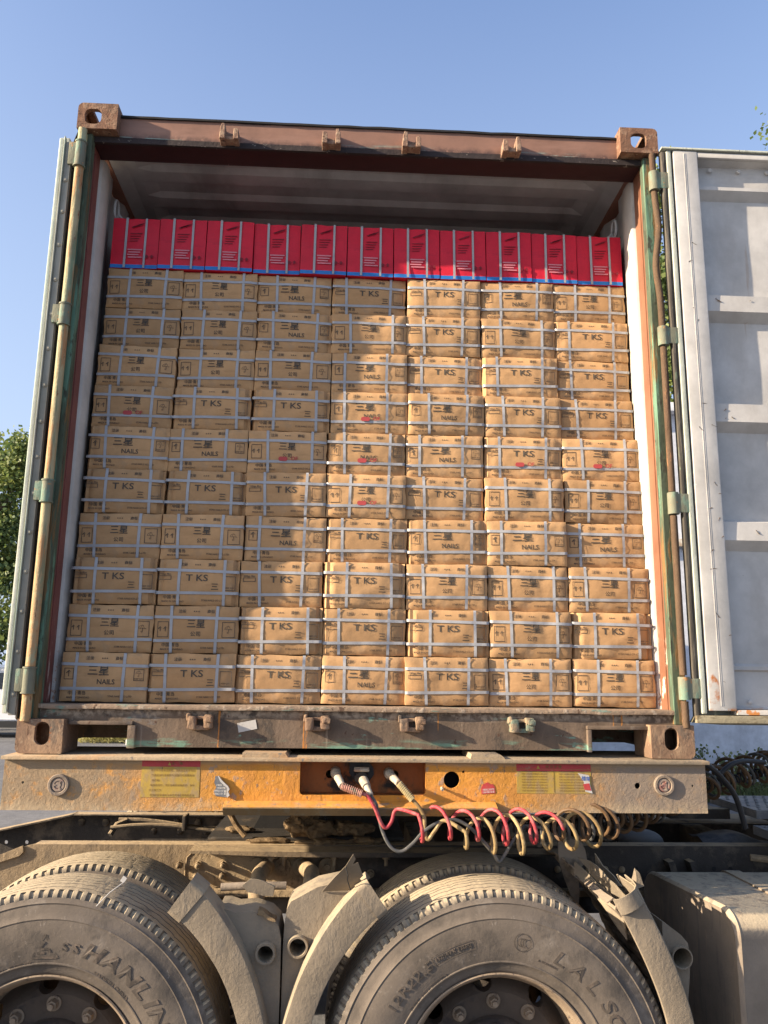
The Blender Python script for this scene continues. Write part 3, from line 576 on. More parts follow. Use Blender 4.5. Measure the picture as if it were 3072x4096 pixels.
# ================================================================== CARTONS
NC, NR = 7, 10
X0, X1 = -1.135, 1.150
CW = (X1-X0)/NC; RH = .1838; CD = .26; Z0 = .1735
SX = (-.085, .09); SZ = (-.042, .045)
def bulge(x, z, w, h, seed, k):
    b = k*.0055*(math.cos(PI*x/w)*math.cos(PI*z/h)) + .0045*noise.noise(Vector((x*11+seed, z*13, seed)))+.002*noise.noise(Vector((x*50, z*50+seed, seed)))
    e = max(abs(x)/(w/2), abs(z)/(h/2))
    return b*(1-max(0, e-.82)/.18*.9)
def carton_mesh(w, h, d, seed, k=1., crush=0.):
    mb = MB(); nx, nz = 26, 16
    def F(x, z):
        y = -bulge(x, z, w, h, seed, k)
        if crush: y += crush*.02*max(0, (abs(x)/(w/2)-.75)/.25)*(1+.6*math.sin(x*260))
        return y
    V = []
    for j in range(nz+1):
        row = []
        for i in range(nx+1):
            x = -w/2+w*i/nx; z = -h/2+h*j/nz
            dx = (.004*noise.noise(Vector((seed, z*22, 1)))) if i in (0, nx) else 0
            dz = (.004*noise.noise(Vector((x*14, seed, 2)))) if j in (0, nz) else 0
            rc = .006 if (i in (0, nx)) or (j in (0, nz)) else .0008 if (i in (1, nx-1)) or (j in (1, nz-1)) else 0
            row.append(mb.bm.verts.new((x+dx, F(x, z)+rc, z+dz)))
        V.append(row)
    for j in range(nz):
        for i in range(nx): mb.bm.faces.new((V[j][i], V[j][i+1], V[j+1][i+1], V[j+1][i]))
    # border to back
    loop = [V[0][i] for i in range(nx+1)]+[V[j][nx] for j in range(1, nz+1)]+[V[nz][i] for i in range(nx-1, -1, -1)]+[V[j][0] for j in range(nz-1, 0, -1)]
    back = [mb.bm.verts.new((v.co.x, d, v.co.z)) for v in loop]; n = len(loop)
    for i in range(n): mb.bm.faces.new((loop[i], back[i], back[(i+1) % n], loop[(i+1) % n]))
    mb.bm.faces.new(back)
    return mb.mesh('carton_body', kraft, ang=40)
def strap_mesh(kind, pos, w, h, d, seed, k, wd=.011):
    mb = MB(); n = 26
    def Y(x, z): return -max(0, bulge(x, z, w, h, seed, k))-(.0022 if kind == 'v' else .0031)
    pts = []
    L = h if kind == 'v' else w
    path = [(-L/2-.002, d*.9)]+[(-L/2+L*i/n, None) for i in range(n+1)]+[(L/2+.002, d*.9)]
    V = []
    til = .035*math.sin(seed*5.1+pos*90)
    for t, y in path:
        row = []
        for s_ in (-wd/2, wd/2):
            x, z = (pos+s_+til*t, t) if kind == 'v' else (t, pos+s_+til*t*.5)
            row.append(mb.bm.verts.new((x, y if y is not None else Y(min(max(x, -w/2), w/2), z), z)))
        V.append(row)
    for i in range(len(V)-1): mb.bm.faces.new((V[i][0], V[i+1][0], V[i+1][1], V[i][1]))
    return mb.mesh('strap', strap_w, recalc=False)
def print_mesh(w, h, seed, k, style):
    mb = MB(); red = MB()
    def put(m, body, size, x, z, bold=.012, sx=1.):
        v, f = text_geo(body, size, bold)
        P = []
        for p in v:
            xx = x+p.x*sx; zz = z+p.y; P.append((xx, -bulge(xx, zz, w, h, seed, k)-.0016, zz))
        m.add(P, f)
    def frame(x0, x1, z0, z1, t=.0022):
        for (a, b, c_, d_) in ((x0, x1, z0, z0+t), (x0, x1, z1-t, z1), (x0, x0+t, z0+t, z1-t), (x1-t, x1, z0+t, z1-t)):
            n = 6; 
            for i in range(n):
                if b-a > d_-c_: q = [(a+(b-a)*i/n, c_), (a+(b-a)*(i+1)/n, c_), (a+(b-a)*(i+1)/n, d_), (a+(b-a)*i/n, d_)]
                else: q = [(a, c_+(d_-c_)*i/n), (b, c_+(d_-c_)*i/n), (b, c_+(d_-c_)*(i+1)/n), (a, c_+(d_-c_)*(i+1)/n)]
                mb.add([(x, -bulge(x, z, w, h, seed, k)-.0017, z) for x, z in q], [(0, 1, 2, 3)])
    put(mb, '注册', .015, -.055, .069); put(mb, '商标', .015, .055, .069); put(mb, '★★★', .009, 0, .069, 0)
    if style == 0:
        put(mb, '三星', .042, -.02, .022, .014); put(mb, 'NAILS', .026, .01, -.018, .015)
        frame(-.148, -.112, -.01, .032); put(mb, '↑', .030, -.130, .011, .02)
        frame(.112, .150, -.012, .032); put(mb, 'KEEP DRY', .0075, .131, -.005, .01); put(mb, '☂', .024, .131, .014, .0)
    elif style == 1:
        put(mb, 'T KS', .036, -.0, .016, .014, 1.2); put(mb, '200kgs Max', .010, -.125, .03, .006)
        frame(-.150, -.10, .008, .024); frame(.105, .15, -.03, .026); put(mb, 'KEEP DRY', .008, .128, -.02, .01)
        put(mb, '三', .03, .07, -.018, .012)
    else:
        put(mb, '三星', .036, .0, .02, .014); frame(-.148, -.105, -.03, .03); put(mb, '↑↑', .024, -.127, 0, .02)
        frame(.10, .15, -.03, .03); put(mb, '☂', .03, .125, 0, .0); put(mb, '公司', .020, .0, -.018, .012)
    put(mb, '中国·青岛', .016, -.095, -.060, .010); put(mb, 'MADE IN QINGDAO', .0095, -.09, -.076, .012)
    put(mb, 'STAR NAILS CO.,LTD', .0095, .065, -.070, .012)
    return mb.mesh('print', ink, flat=True, recalc=False)
variants = []
for s_ in range(9):
    k = 1.0+.25*(s_ % 3); cr = (.0, .3, 0, .6, .0, 0, .2, 1., 0)[s_]
    variants.append(dict(body=carton_mesh(CW-.004, RH-.003, CD, s_*3.7, k, cr),
        v0=strap_mesh('v', SX[0]+.005*(s_-4), CW-.004, RH-.003, CD, s_*3.7, k), v1=strap_mesh('v', SX[1]+.004*((s_*5) % 9-4), CW-.004, RH-.003, CD, s_*3.7, k),
        h0=strap_mesh('h', SZ[0], CW-.004, RH-.003, CD, s_*3.7, k), h1=strap_mesh('h', SZ[1], CW-.004, RH-.003, CD, s_*3.7, k),
        pr=print_mesh(CW-.004, RH-.003, s_*3.7, k, s_ % 3)))
ORD = ['first', 'second', 'third', 'fourth', 'fifth', 'sixth', 'seventh', 'eighth', 'ninth', 'tenth', 'eleventh']
RD_RED = {(5, 2), (5, 3), (6, 3), (5, 5), (5, 6), (4, 3), (6, 0)}
red_logo = MB(); v, f = text_geo('OF', .022, .02); red_logo.add([(p.x+.03, -.0105, p.y-.03) for p in v], f)
red_logo.prism(rrect(-.035, .002, -.040, -.022, .008, 4), -.0105, -.0085)
red_logo = red_logo.mesh('red_print', redink, flat=True)
def wherec(c): return 'against the left wall' if c == 0 else 'against the right wall' if c == NC-1 else ORD[c]+' from the left'
for r in range(NR):
    ydep = .155+.0155*r+random.uniform(-.004, .004)
    rx = random.uniform(-.004, .004)
    for c in range(NC):
        x = X0+CW*(c+.5)+rx*(1 if 0 < c < NC-1 else 0)+random.uniform(-.0015, .0015)+ .003*math.sin(r*1.7+c)*(1 if 0 < c < NC-1 else 0); z = Z0+RH*(r+.5)
        o = thing('carton', ('bottom-row' if r == 0 else ORD[r]+'-row')+' brown strapped carton '+wherec(c) + (', under the red cartons' if r == NR-1 else '') + (', on the threshold' if r == 0 else ''), 'carton', (x, ydep+random.choice((-.008, -.004, 0, .004, .012)), z), 'brown cartons stacked in the container')
        o.rotation_euler = (0, random.uniform(-.008, .008), random.uniform(-.035, .035)); o['_local'] = 1
        v = variants[random.randrange(9)]
        for nm, key in (('carton_body', 'body'), ('strap', 'v0'), ('strap', 'v1'), ('strap', 'h0'), ('strap', 'h1'), ('print', 'pr')):
            link(nm, v[key], o)
        if (r, c) in RD_RED: link('red_print', red_logo, o)
# red cartons
NRD = 11; RW = (X1-X0-.01)/NRD; RHT = .236; ZR = Z0+RH*NR+.003
def red_meshes(seed):
    w, h, d = RW-.004, RHT, .26
    mb = MB(); n = 14
    V = [[mb.bm.verts.new((-w/2+w*i/n, -.004*math.cos(PI*(i/n-.5))*math.cos(PI*(j/n-.5))-.002*noise.noise(Vector((i*.4, j*.4, seed))), -h/2+h*j/n+(.004*noise.noise(Vector((i*.3, 0, seed))) if j == n else 0))) for i in range(n+1)] for j in range(n+1)]
    for j in range(n):
        for i in range(n):
            f = mb.bm.faces.new((V[j][i], V[j][i+1], V[j+1][i+1], V[j+1][i]))
            f.material_index = 1 if j == 0 else 0
    loop = [V[0][i] for i in range(n+1)]+[V[j][n] for j in range(1, n+1)]+[V[n][i] for i in range(n-1, -1, -1)]+[V[j][0] for j in range(n-1, 0, -1)]
    back = [mb.bm.verts.new((v.co.x, d, v.co.z)) for v in loop]; m = len(loop)
    for i in range(m): mb.bm.faces.new((loop[i], back[i], back[(i+1) % m], loop[(i+1) % m]))
    mb.bm.faces.new(back)
    body = mb.mesh('carton_body', [redbox, bluecard], ang=40)
    st = MB().box(-.045, -.035, -.0068, -.0052, -h/2, h/2); st.box(-.045, -.035, -.006, d, h/2+.002, h/2+.003)
    st2 = MB().box(.040, .049, -.0068, -.0052, -h/2, h/2)
    pr = MB(); flat_text(pr, '⬆⬆', .022, .066, -.0062, -.065, 0); 
    for k_ in range(5):   # dark wing-like flourish top and lettering rows
        pr.prism([(-.02+.008*k_, .075+.003*k_), (.012+.006*k_, .088+.002*k_), (.016+.006*k_, .090+.002*k_), (-.012+.008*k_, .070+.003*k_)], -.0066, -.006)
    for k_ in range(4): pr.prism([(-.022, .045-.012*k_), (.030-.006*k_, .047-.012*k_), (.030-.006*k_, .043-.012*k_), (-.022, .042-.012*k_)], -.0066, -.006)
    wt = MB()
    for k_ in range(4): wt.prism(rrect(-.030+.004*(k_ % 2), .034-.007*(k_ % 3), -.036-.012*k_, -.030-.012*k_, .002, 2), -.0068, -.0055)
    return [('carton_body', body), ('strap', st.mesh('strap', strap_w)), ('strap', st2.mesh('strap', strap_w)), ('print', pr.mesh('print', redbox_d, flat=True)), ('white_panel', wt.mesh('white_panel', M('pale_pink_print', (.6,.2,.24), rough=.6, bump=0) if 'pale_pink_print' not in MATS else MATS['pale_pink_print']))]
rv = [red_meshes(i*5.1) for i in range(3)]
for i in range(NRD):
    o = thing('red_carton', 'red printed carton, '+('against the left wall' if i == 0 else 'against the right wall' if i == NRD-1 else ORD[i]+' from the left')+' in the top row', 'carton',
        (X0+.005+RW*(i+.5), .292+random.uniform(-.008, .008), ZR+RHT/2), 'red cartons on top of the stack')
    o.rotation_euler = (0, random.uniform(-.008, .008), random.uniform(-.02, .02)); o['_local'] = 1
    for nm, me in rv[i % 3]: link(nm, me, o)

# ================================================================== TRAILER
tr = thing('semi_trailer', 'front end of an orange dust-covered skeletal trailer carrying the container', 'trailer', (0, 0, -.19))
BY = -.03
# fascia
fa = MB().box(-1.236, 1.238, BY, BY+.008, -.184, -.016)
cuts = [MB().prism(rrect(-.2165, .2265, -.129, .03, .014, 5, (1, 1, 0, 0)), BY-.02, BY+.03),
        MB().cyl((.319, BY-.02, -.075), (.319, BY+.03, -.075), .0285, n=32), MB().cyl((.3605, BY-.02, -.048), (.3605, BY+.03, -.048), .0045, n=12),
        MB().cyl((.987, BY-.02, -.091), (.987, BY+.03, -.091), .0105, n=20), MB().cyl((-1.168, BY-.02, -.093), (-1.168, BY+.03, -.093), .0045, n=12), MB().cyl((1.188, BY-.02, -.09), (1.188, BY+.03, -.09), .004, n=12)]
part('front_beam', fa, beam_m, tr, cut=cuts)
part('beam_back', MB().box(-1.235, -.225, BY+.10, BY+.108, -.18, -.018).box(.235, 1.237, BY+.10, BY+.108, -.18, -.018).box(-1.235, 1.237, BY+.0085, BY+.10, -.1835, -.178), black_in, tr)
# top plate with lip, slightly uneven
tp = MB().box(-1.243, 1.247, BY-.022, .36, -.0155, -.003, .002)
part('top_plate', tp, beam_top, tr)
# pads under the sill
part('wear_pad', MB().prism([(-.42, -.0025), (-.33, -.0025), (-.26, -.0025), (-.27, .012), (-.42, .012)], -.04, .18), beam_top, tr)
part('wear_pad', MB().prism([(.385, -.0025), (.51, -.0025), (.50, .008), (.49, .014), (.39, .014)], -.04, .18), beam_top, tr)
# recess box
rc = MB(); d = .085
rc.box(-.222, .232, BY+d, BY+d+.004, -.14, -.016); rc.box(-.222, -.2175, BY+.0085, BY+d, -.135, -.017); rc.box(.2275, .232, BY+.0085, BY+d, -.135, -.017); rc.box(-.217, .227, BY+.0085, BY+d, -.136, -.1305)
part('recess', rc, recess_m, tr, cut=[MB().cyl((-.113, .0, -.068), (-.113, .08, -.068), .0145, n=20), MB().cyl((.122, .0, -.068), (.122, .08, -.068), .0145, n=20)])
# lower channel: sloping shelf then vertical front
ch = MB().prism([(BY-.001, -.150), (BY-.052, -.163), (BY-.056, -.166), (BY-.034, -.192), (BY-.030, -.192), (BY-.050, -.168), (BY-.001, -.156)], -.473, .472, 'x')
part('lower_channel', ch, beam_low, tr, cut=None)
part('shelf', MB().prism([(BY-.0015, -.1485), (BY-.0535, -.1615), (BY-.0535, -.1635), (BY-.0015, -.1495)], -.4735, .4725, 'x'), beam_m, tr)
# round side lamps
for x, z in ((-1.045, -.1), (1.082, -.088)):
    lp = link('marker_lamp', None, tr)
    c = (x, BY, z)
    part('lamp_ring', MB().lathe([(.0365, 0), (.0365, -.008), (.034, -.011), (.027, -.011), (.0245, -.008), (.0245, -.003)], c, 48), M('lamp_ring_dust', (.23,.18,.135), [dict(c=(.15,.12,.1), s=30., lo=.5, hi=.62)], rough=.9) if 'lamp_ring_dust' not in MATS else MATS['lamp_ring_dust'], lp)
    mb = MB().lathe([(.0001, -.009), (.009, -.009), (.010, -.006), (.013, -.006), (.0145, -.009), (.0205, -.009), (.0235, -.006), (.0235, -.001)], c, 48)
    for a in (0, 2.1, 4.2):
        mb.box(-.0022, .0022, -.0105, -.006, .008, .016, 0, mat=Matrix.Translation(c) @ Matrix.Rotation(a+.5, 4, 'Y'))
    part('lens', mb, lampglass, lp)
# stickers
def sticker(x0, x1, z0, z1, kind):
    st = link('warning_sticker', None, tr); y = BY-.0006; hz = z1-(z1-z0)*.165
    part('sheet', MB().box(x0, x1, y-.0004, y+.0005, z0, hz-.0006), st_yel, st)
    part('red_band', MB().box(x0, x1, y-.0006, y+.0005, hz, z1), st_red, st)
    t = MB(); cx = (x0+x1)/2; yy = y-.0012
    if kind == 0:
        flat_text(t, '注      意', .011, cx+.02, yy, (hz+z1)/2, .01)
        rows = ['牵引车与挂车连接前，请确保挂车手制动', '气路连接时请保供气(管路与控制管路连', '接正确)', '电路连接时，请仪各电极接触良好，各车', '灯正常工作', '连接前应保持车与车挂车接合部高度适当']
        for i, s_ in enumerate(rows): flat_text(t, s_, .0085, x0+.012+len(s_)*.0085*.5+.02 if len(s_) > 8 else x0+.05, yy, hz-.013-i*.0165, .0)
    else:
        flat_text(t, '特 别 提 醒', .012, cx, yy, z1-.010, .01)
        for k in (0, 1):
            xa = x0+.006+k*(x1-x0)/2
            for i in range(8): flat_text(t, '车辆行驶前请检查轮胎气压螺栓紧固', .0058, xa+.058, yy, hz-.008-i*.0095, .0)
        t.box(cx-.0008, cx+.0008, yy-.0002, yy+.0002, z0+.004, hz)
    part('lettering', t, st_ink, st, flat=True)
    w = MB().prism([(cx-.012, (hz+z1)/2-.006), (cx, (hz+z1)/2-.006), (cx-.006, (hz+z1)/2+.006)], yy-.0002, yy+.0002) if kind == 0 else MB().prism([(cx-.062, z1-.016), (cx-.050, z1-.016), (cx-.056, z1-.004)], yy-.0002, yy+.0002)
    part('warning_triangle', w, st_yel, st)
    return st
s1 = sticker(-.766, -.5645, -.139, -.017, 0); s2 = sticker(.551, .819, -.119, -.019, 1); s2['label'] = 'wide sticker with two columns of small print'; s1['label'] = 'squarish yellow warning sticker with red band'
part('red_print_band', MB().box(.551, .819, BY-.0022, BY-.0008, -.043, -.0368), st_red, tr)
# torn labels
tl = link('torn_label', None, tr); tl['label'] = 'torn grey label with rows of numbers'
part('sheet', MB().prism([(-.511, -.068), (-.500, -.067), (-.492, -.082), (-.470, -.100), (-.463, -.108), (-.470, -.120), (-.462, -.130), (-.468, -.138), (-.506, -.134), (-.513, -.12), (-.506, -.105), (-.513, -.09)], BY-.0016, BY-.0004), st_grey, tl)
part('curled_edge', MB().prism([(-.500, -.067), (-.497, -.067), (-.487, -.080), (-.464, -.100), (-.458, -.110), (-.463, -.118), (-.457, -.130), (-.465, -.138), (-.468, -.130), (-.466, -.118), (-.468, -.105), (-.492, -.084)], BY-.012, BY-.0018), paper, tl)
t = MB()
for i, s_ in enumerate(('19051 ·M2', '1938·M8.', '19932111 6612', '13562131 6128')): flat_text(t, s_, .0085, -.488, BY-.0024, -.098-i*.0095, .01)
part('lettering', t, st_white, tl, flat=True)
tl = link('torn_label', None, tr); tl['label'] = 'small torn red label with white numbers'
part('sheet', MB().prism([(.425, -.122), (.474, -.119), (.472, -.098), (.465, -.088), (.458, -.090), (.447, -.082), (.43, -.09), (.424, -.103)], BY-.0016, BY-.0004), st_red, tl)
t = MB(); flat_text(t, '1805L20372', .0085, .449, BY-.0022, -.107, .01, rot=.06); flat_text(t, '1561001618', .0085, .449, BY-.0022, -.1155, .01, rot=.06)
part('lettering', t, st_white, tl, flat=True)
tl = link('torn_label', None, tr); tl['label'] = 'torn label reading 挂车 over the wide sticker'
part('sheet', MB().prism([(.772, -.049), (.812, -.056), (.814, -.085), (.822, -.118), (.797, -.112), (.792, -.078)], BY-.0034, BY-.0026), paper, tl)
part('red_patch', MB().prism([(.789, -.086), (.811, -.083), (.818, -.108), (.794, -.106)], BY-.0042, BY-.0036), st_red, tl)
t = MB(); flat_text(t, '挂车', .016, .799, BY-.0045, -.068, .02, rot=-.1); part('lettering', t, st_blue, tl, flat=True)
# bolt stud and couplings
part('grease_nipple', MB().cyl((.283, BY, -.102), (.283, BY-.03, -.106), .004, n=10).cyl((.283, BY-.012, -.103), (.283, BY-.02, -.105), .0065, n=6), spring_m, tr)
# electric socket (on the recess plate)
es = link('electric_socket', None, tr)
mb = MB().prism([(-.040, -.022), (-.018, -.018), (.022, -.018), (.044, -.044), (.046, -.066), (.030, -.088), (-.022, -.086), (-.044, -.06)], BY+.060, BY+.084)
mb.cyl((0, BY+.07, -.06), (0, BY+.015, -.075), .024, n=20); part('socket_body', mb, black_pl, es)
mb = MB().box(-.027, .027, -.010, .006, -.0055, .0055, .003, mat=Matrix.Translation((0, BY+.012, -.042)) @ Matrix.Rotation(.5, 4, 'X')); part('socket_lid', mb, spring_m, es)
# structure behind: gooseneck beams, deck
mb = MB()
for x in (-.50, .50):
    mb.box(x-.006, x+.006, .08, 11.5, -.16, -.03); mb.box(x-.07, x+.07, .08, 11.5, -.03, -.018); mb.box(x-.07, x+.07, .08, 11.5, -.172, -.16)
part('main_beam', mb, dusty_dark, tr)
part('kingpin_plate', MB().box(-.56, .56, .10, 1.7, -.205, -.1925), dusty_dark, tr)
part('kingpin', MB().cyl((-.26, 1.0, -.29), (-.26, 1.0, -.205), .045), dusty_dark, tr)
for yy in (2.5, 5., 7.5, 10., 11.6): part('cross_beam', MB().box(-1.2, 1.2, yy, yy+.1, -.15, -.02), dusty_dark, tr)
# trailer wheels far behind
def far_wheel(parent, c):
    w = link('wheel', None, parent)
    part('tyre', MB().lathe([(.29, -.13), (.40, -.155), (.5, -.14), (.53, -.12), (.54, 0), (.53, .12), (.5, .14), (.40, .155), (.29, .13)], c, 48), tread_m, w)
    part('rim', MB().lathe([(.29, -.12), (.27, -.05), (.12, 0), (.0, 0)], c, 32), rim_m, w)
# rotated wheels (axis X)
def axle_wheel(parent, x, y):
    w = link('wheel', None, parent); mb = MB().lathe([(.29, -.13), (.40, -.155), (.5, -.14), (.53, -.12), (.54, 0), (.53, .12), (.5, .14), (.40, .155), (.29, .13), (.05, .05), (.05, -.05)], (0, 0, 0), 40, close=True)
    for v in mb.bm.verts: v.co = Vector((x+v.co.y, y+v.co.x, -.935+v.co.z))
    part('tyre', mb, tread_m, w)
for y in (8.6, 9.95, 11.3):
    for x in (-1.05, 1.05): axle_wheel(tr, x, y)
    part('axle', MB().cyl((-1, y, -.935), (1, y, -.935), .07), dusty_dark, tr)

# ================================================================== TRACTOR UNIT (stands across, rear to the left)
tk = thing('tractor_truck', 'dusty tractor unit chassis jackknifed across under the trailer front, tandem rear wheels', 'truck', (-.26, 1.0, -1.475))
ZC = -.935
def prof_y(r):
    P = [(.292, .115), (.31, .128), (.34, .140), (.40, .150), (.45, .149), (.49, .141), (.513, .135), (.527, .130)]
    for (a, b), (c_, d_) in zip(P, P[1:]):
        if r <= c_: return b+(d_-b)*(max(r, a)-a)/(c_-a)
    return .130
def tyre_meshes():
    # tread + shoulders (material tread), sidewall separate
    N = 115*5
    cols = []  # (axial, base radius, type)
    def crown(y): return .550-.30*y*y
    half = [(.1315, 's0'), (.1305, 's1'), (.1265, 's1'), (.119, 's1'), (.1125, 's1'), (.110, 's2'), (.106, 'rib'), (.087, 'g0'), (.086, 'g1'), (.0825, 'g1'), (.0815, 'g0'), (.050, 'g0'), (.049, 'g1'), (.0455, 'g1'), (.0445, 'g0'), (.016, 'g0'), (.015, 'g1'), (.0115, 'g1'), (.0105, 'g0')]
    full = [(-a, t) for a, t in half]+[(a, t) for a, t in reversed(half)]
    SR = {.1315: .522, .1305: .5265, .1265: .535, .119: .5425, .1125: .5455}
    pr = [(SR.get(round(abs(a), 4), crown(a)), a) for a, t in full]
    def fn(j, i, r, y):
        t = full[i][1]; a, _ = full[i]
        sgn = -1 if a < 0 else 1
        ph = j/N*2*PI
        z = .0030*math.sin(ph*60+ (0 if abs(a) > .03 else 1.5))
        if t in ('g0', 'g1'): y = y+z
        if t == 'g1': r -= .006
        if t == 's1' and (j % 5) in (0, 1): r -= .004; y -= sgn*.0055
        if t in ('s2', 'rib'): y = y+z*.3
        if t == 'g0' and (j % 15) == (0 if abs(a) > .06 else 5 if abs(a) > .03 else 2): r -= .0015
        return r, y
    tread = MB().lathe(pr, (0, 0, 0), N, fn=fn).mesh('tread', tread_m, ang=28)
    sw = []
    side = [(.527, .1298), (.524, .1315), (.515, .1345), (.513, .1375), (.511, .1375), (.509, .1355), (.49, .1405), (.472, .145), (.470, .1475), (.4675, .1475), (.466, .1462), (.45, .149), (.42, .1502), (.39, .149), (.36, .1445), (.345, .1415), (.343, .1435), (.340, .1432), (.338, .139), (.325, .1345), (.315, .131), (.312, .129), (.305, .124), (.292, .112)]
    mb = MB().lathe([(r, -y) for r, y in side], (0, 0, 0), 240); mb.lathe([(r, y) for r, y in side], (0, 0, 0), 120)
    return tread, mb.mesh('sidewall', wall_m, ang=50)
tread_me, wall_me = tyre_meshes()
def rim_mesh():
    mb = MB().lathe([(.292, -.116), (.300, -.122), (.306, -.126), (.307, -.131), (.303, -.133), (.298, -.130), (.293, -.122), (.288, -.100), (.276, -.080), (.272, -.02), (.268, .02), (.262, .045), (.255, .05)], (0, 0, 0), 96)
    return mb.mesh('rim', rim_m, ang=50)
rim_me = rim_mesh()
def disc_mesh():
    mb = MB().lathe([(.262, .04), (.250, .030), (.235, -.005), (.215, -.02), (.165, -.020), (.13, -.012), (.13, .01), (.2, .01), (.25, .05)], (0, 0, 0), 96, close=True)
    return mb
def lug_mesh():
    mb = MB()
    for i in range(10):
        a = R(91+36*i); r = .190
        c = (r*math.cos(a), 0, r*math.sin(a))
        mb.cyl((c[0], -.021, c[2]), (c[0], -.026, c[2]), .023, n=20); mb.cyl((c[0], -.026, c[2]), (c[0], -.050, c[2]), .0165, .015, n=6); mb.cyl((c[0], -.05, c[2]), (c[0], -.062, c[2]), .009, n=10)
    return mb
lug_me = lug_mesh().mesh('lug_nut', rim_m)
def hub_mesh():
    mb = MB().lathe([(.145, -.012), (.145, -.055), (.138, -.068), (.12, -.07), (.095, -.07), (.085, -.13), (.075, -.145), (.0, -.148)], (0, 0, 0), 64)
    for i in range(10):
        a = R(20+36*i); mb.box(.118, .142, -.09, -.06, -.014, .014, .004, mat=Matrix.Rotation(-a, 4, 'Y'))
    for i in range(8):
        a = R(45*i+90); mb.cyl((.078*math.cos(a), -.12, .078*math.sin(a)), (.078*math.cos(a), -.158, .078*math.sin(a)), .010, n=6)
    return mb
hub_me = hub_mesh().mesh('hub', disc_m)
disc0 = None
def wheel(parent, cx, cy, outer=True, letters=None, name='wheel', face=-1):
    w = link(name, None, parent)
    w.location = Vector((cx, cy, ZC))-Vector(parent.location); w['_local'] = 1
    ty = link('tyre', tread_me, w); sd = link('sidewall', wall_me, w)
    link('rim', rim_me, w)
    global disc0
    if disc0 is None:
        tmp = link('disc', disc_mesh().mesh('disc', disc_m), w)
        cuts = []
        for i in range(8):
            a = R(53+45*i); r = .238
            cuts.append(MB().prism([(r*math.cos(a)+.030*math.cos(t*PI/8)*math.sin(a)*1.0+.022*math.sin(t*PI/8)*math.cos(a), r*math.sin(a)-.030*math.cos(t*PI/8)*math.cos(a)+.022*math.sin(t*PI/8)*math.sin(a)) for t in range(16)], -.08, .10))
        carve(tmp, cuts, disc_m); disc0 = tmp.data
    else: link('disc', disc0, w)
    if outer: link('lug_nut', lug_me, w)['kind'] = 'stuff'; link('hub', hub_me, w)
    if letters:
        mb = MB(); letters(mb); lo = link('lettering', mb.mesh('lettering', letter_m, flat=True, recalc=False), w)
    if face > 0: w.rotation_euler = (0, 0, PI)
    return w
yd = lambda r: -prof_y(r)
def let_left(mb):
    for ch_, a in zip('SSHANLIN', (82, 77, 69, 60, 50.5, 42.0, 35.4, 28.5)):
        if ch_ == 'S' and a == 77: arc_text(mb, "S", .040, (0, 0, 0), yd, .393, a, .015, sx=1.15)
        elif ch_ == 'S': arc_text(mb, "S", .034, (0, 0, 0), yd, .393, a, .01, sx=1.3)
        else: arc_text(mb, ch_, .062, (0, 0, 0), yd, .395, a, .035, sx=1.35 if ch_ != 'I' else 1.2, sh=.3, h=.0026)
    for i in range(2): arc_text(mb, 'SHANLIN'[i*0:7], .05, (0, 0, 0), yd, .395, (200, 300)[i], .02, sx=1.5)
    arc_text(mb, 'MADE IN CHINA', .017, (0, 0, 0), yd, .3455, 54.5, .02, space=1.05); arc_text(mb, 'RADIAL TUBELESS', .016, (0, 0, 0), yd, .3435, 108, .02)
    # triangle emblem with a hooked stroke
    def T(x, z): r = .391+z; a = R(91)-x/.391; return (r*math.cos(a), yd(r)-.002, r*math.sin(a))
    def stroke(p, q, w_=.0075):
        d = (Vector(q)-Vector(p)).normalized(); nrm = Vector((-d.y, d.x))*w_/2; A = [Vector(p)+nrm, Vector(q)+nrm, Vector(q)-nrm, Vector(p)-nrm]
        top = [T(*a_) for a_ in A]; bot = [(x, y+.003, z) for x, y, z in top]; mb.add(top, [(0, 1, 2, 3)])
    stroke((0, .035), (-.043, -.032)); stroke((0, .035), (.043, -.032)); stroke((-.040, -.030), (.040, -.030)); stroke((-.003, .016), (-.016, -.006)); stroke((-.016, -.006), (.012, -.006)); stroke((.012, -.006), (.016, -.016)); stroke((.0, -.018), (-.024, -.018))
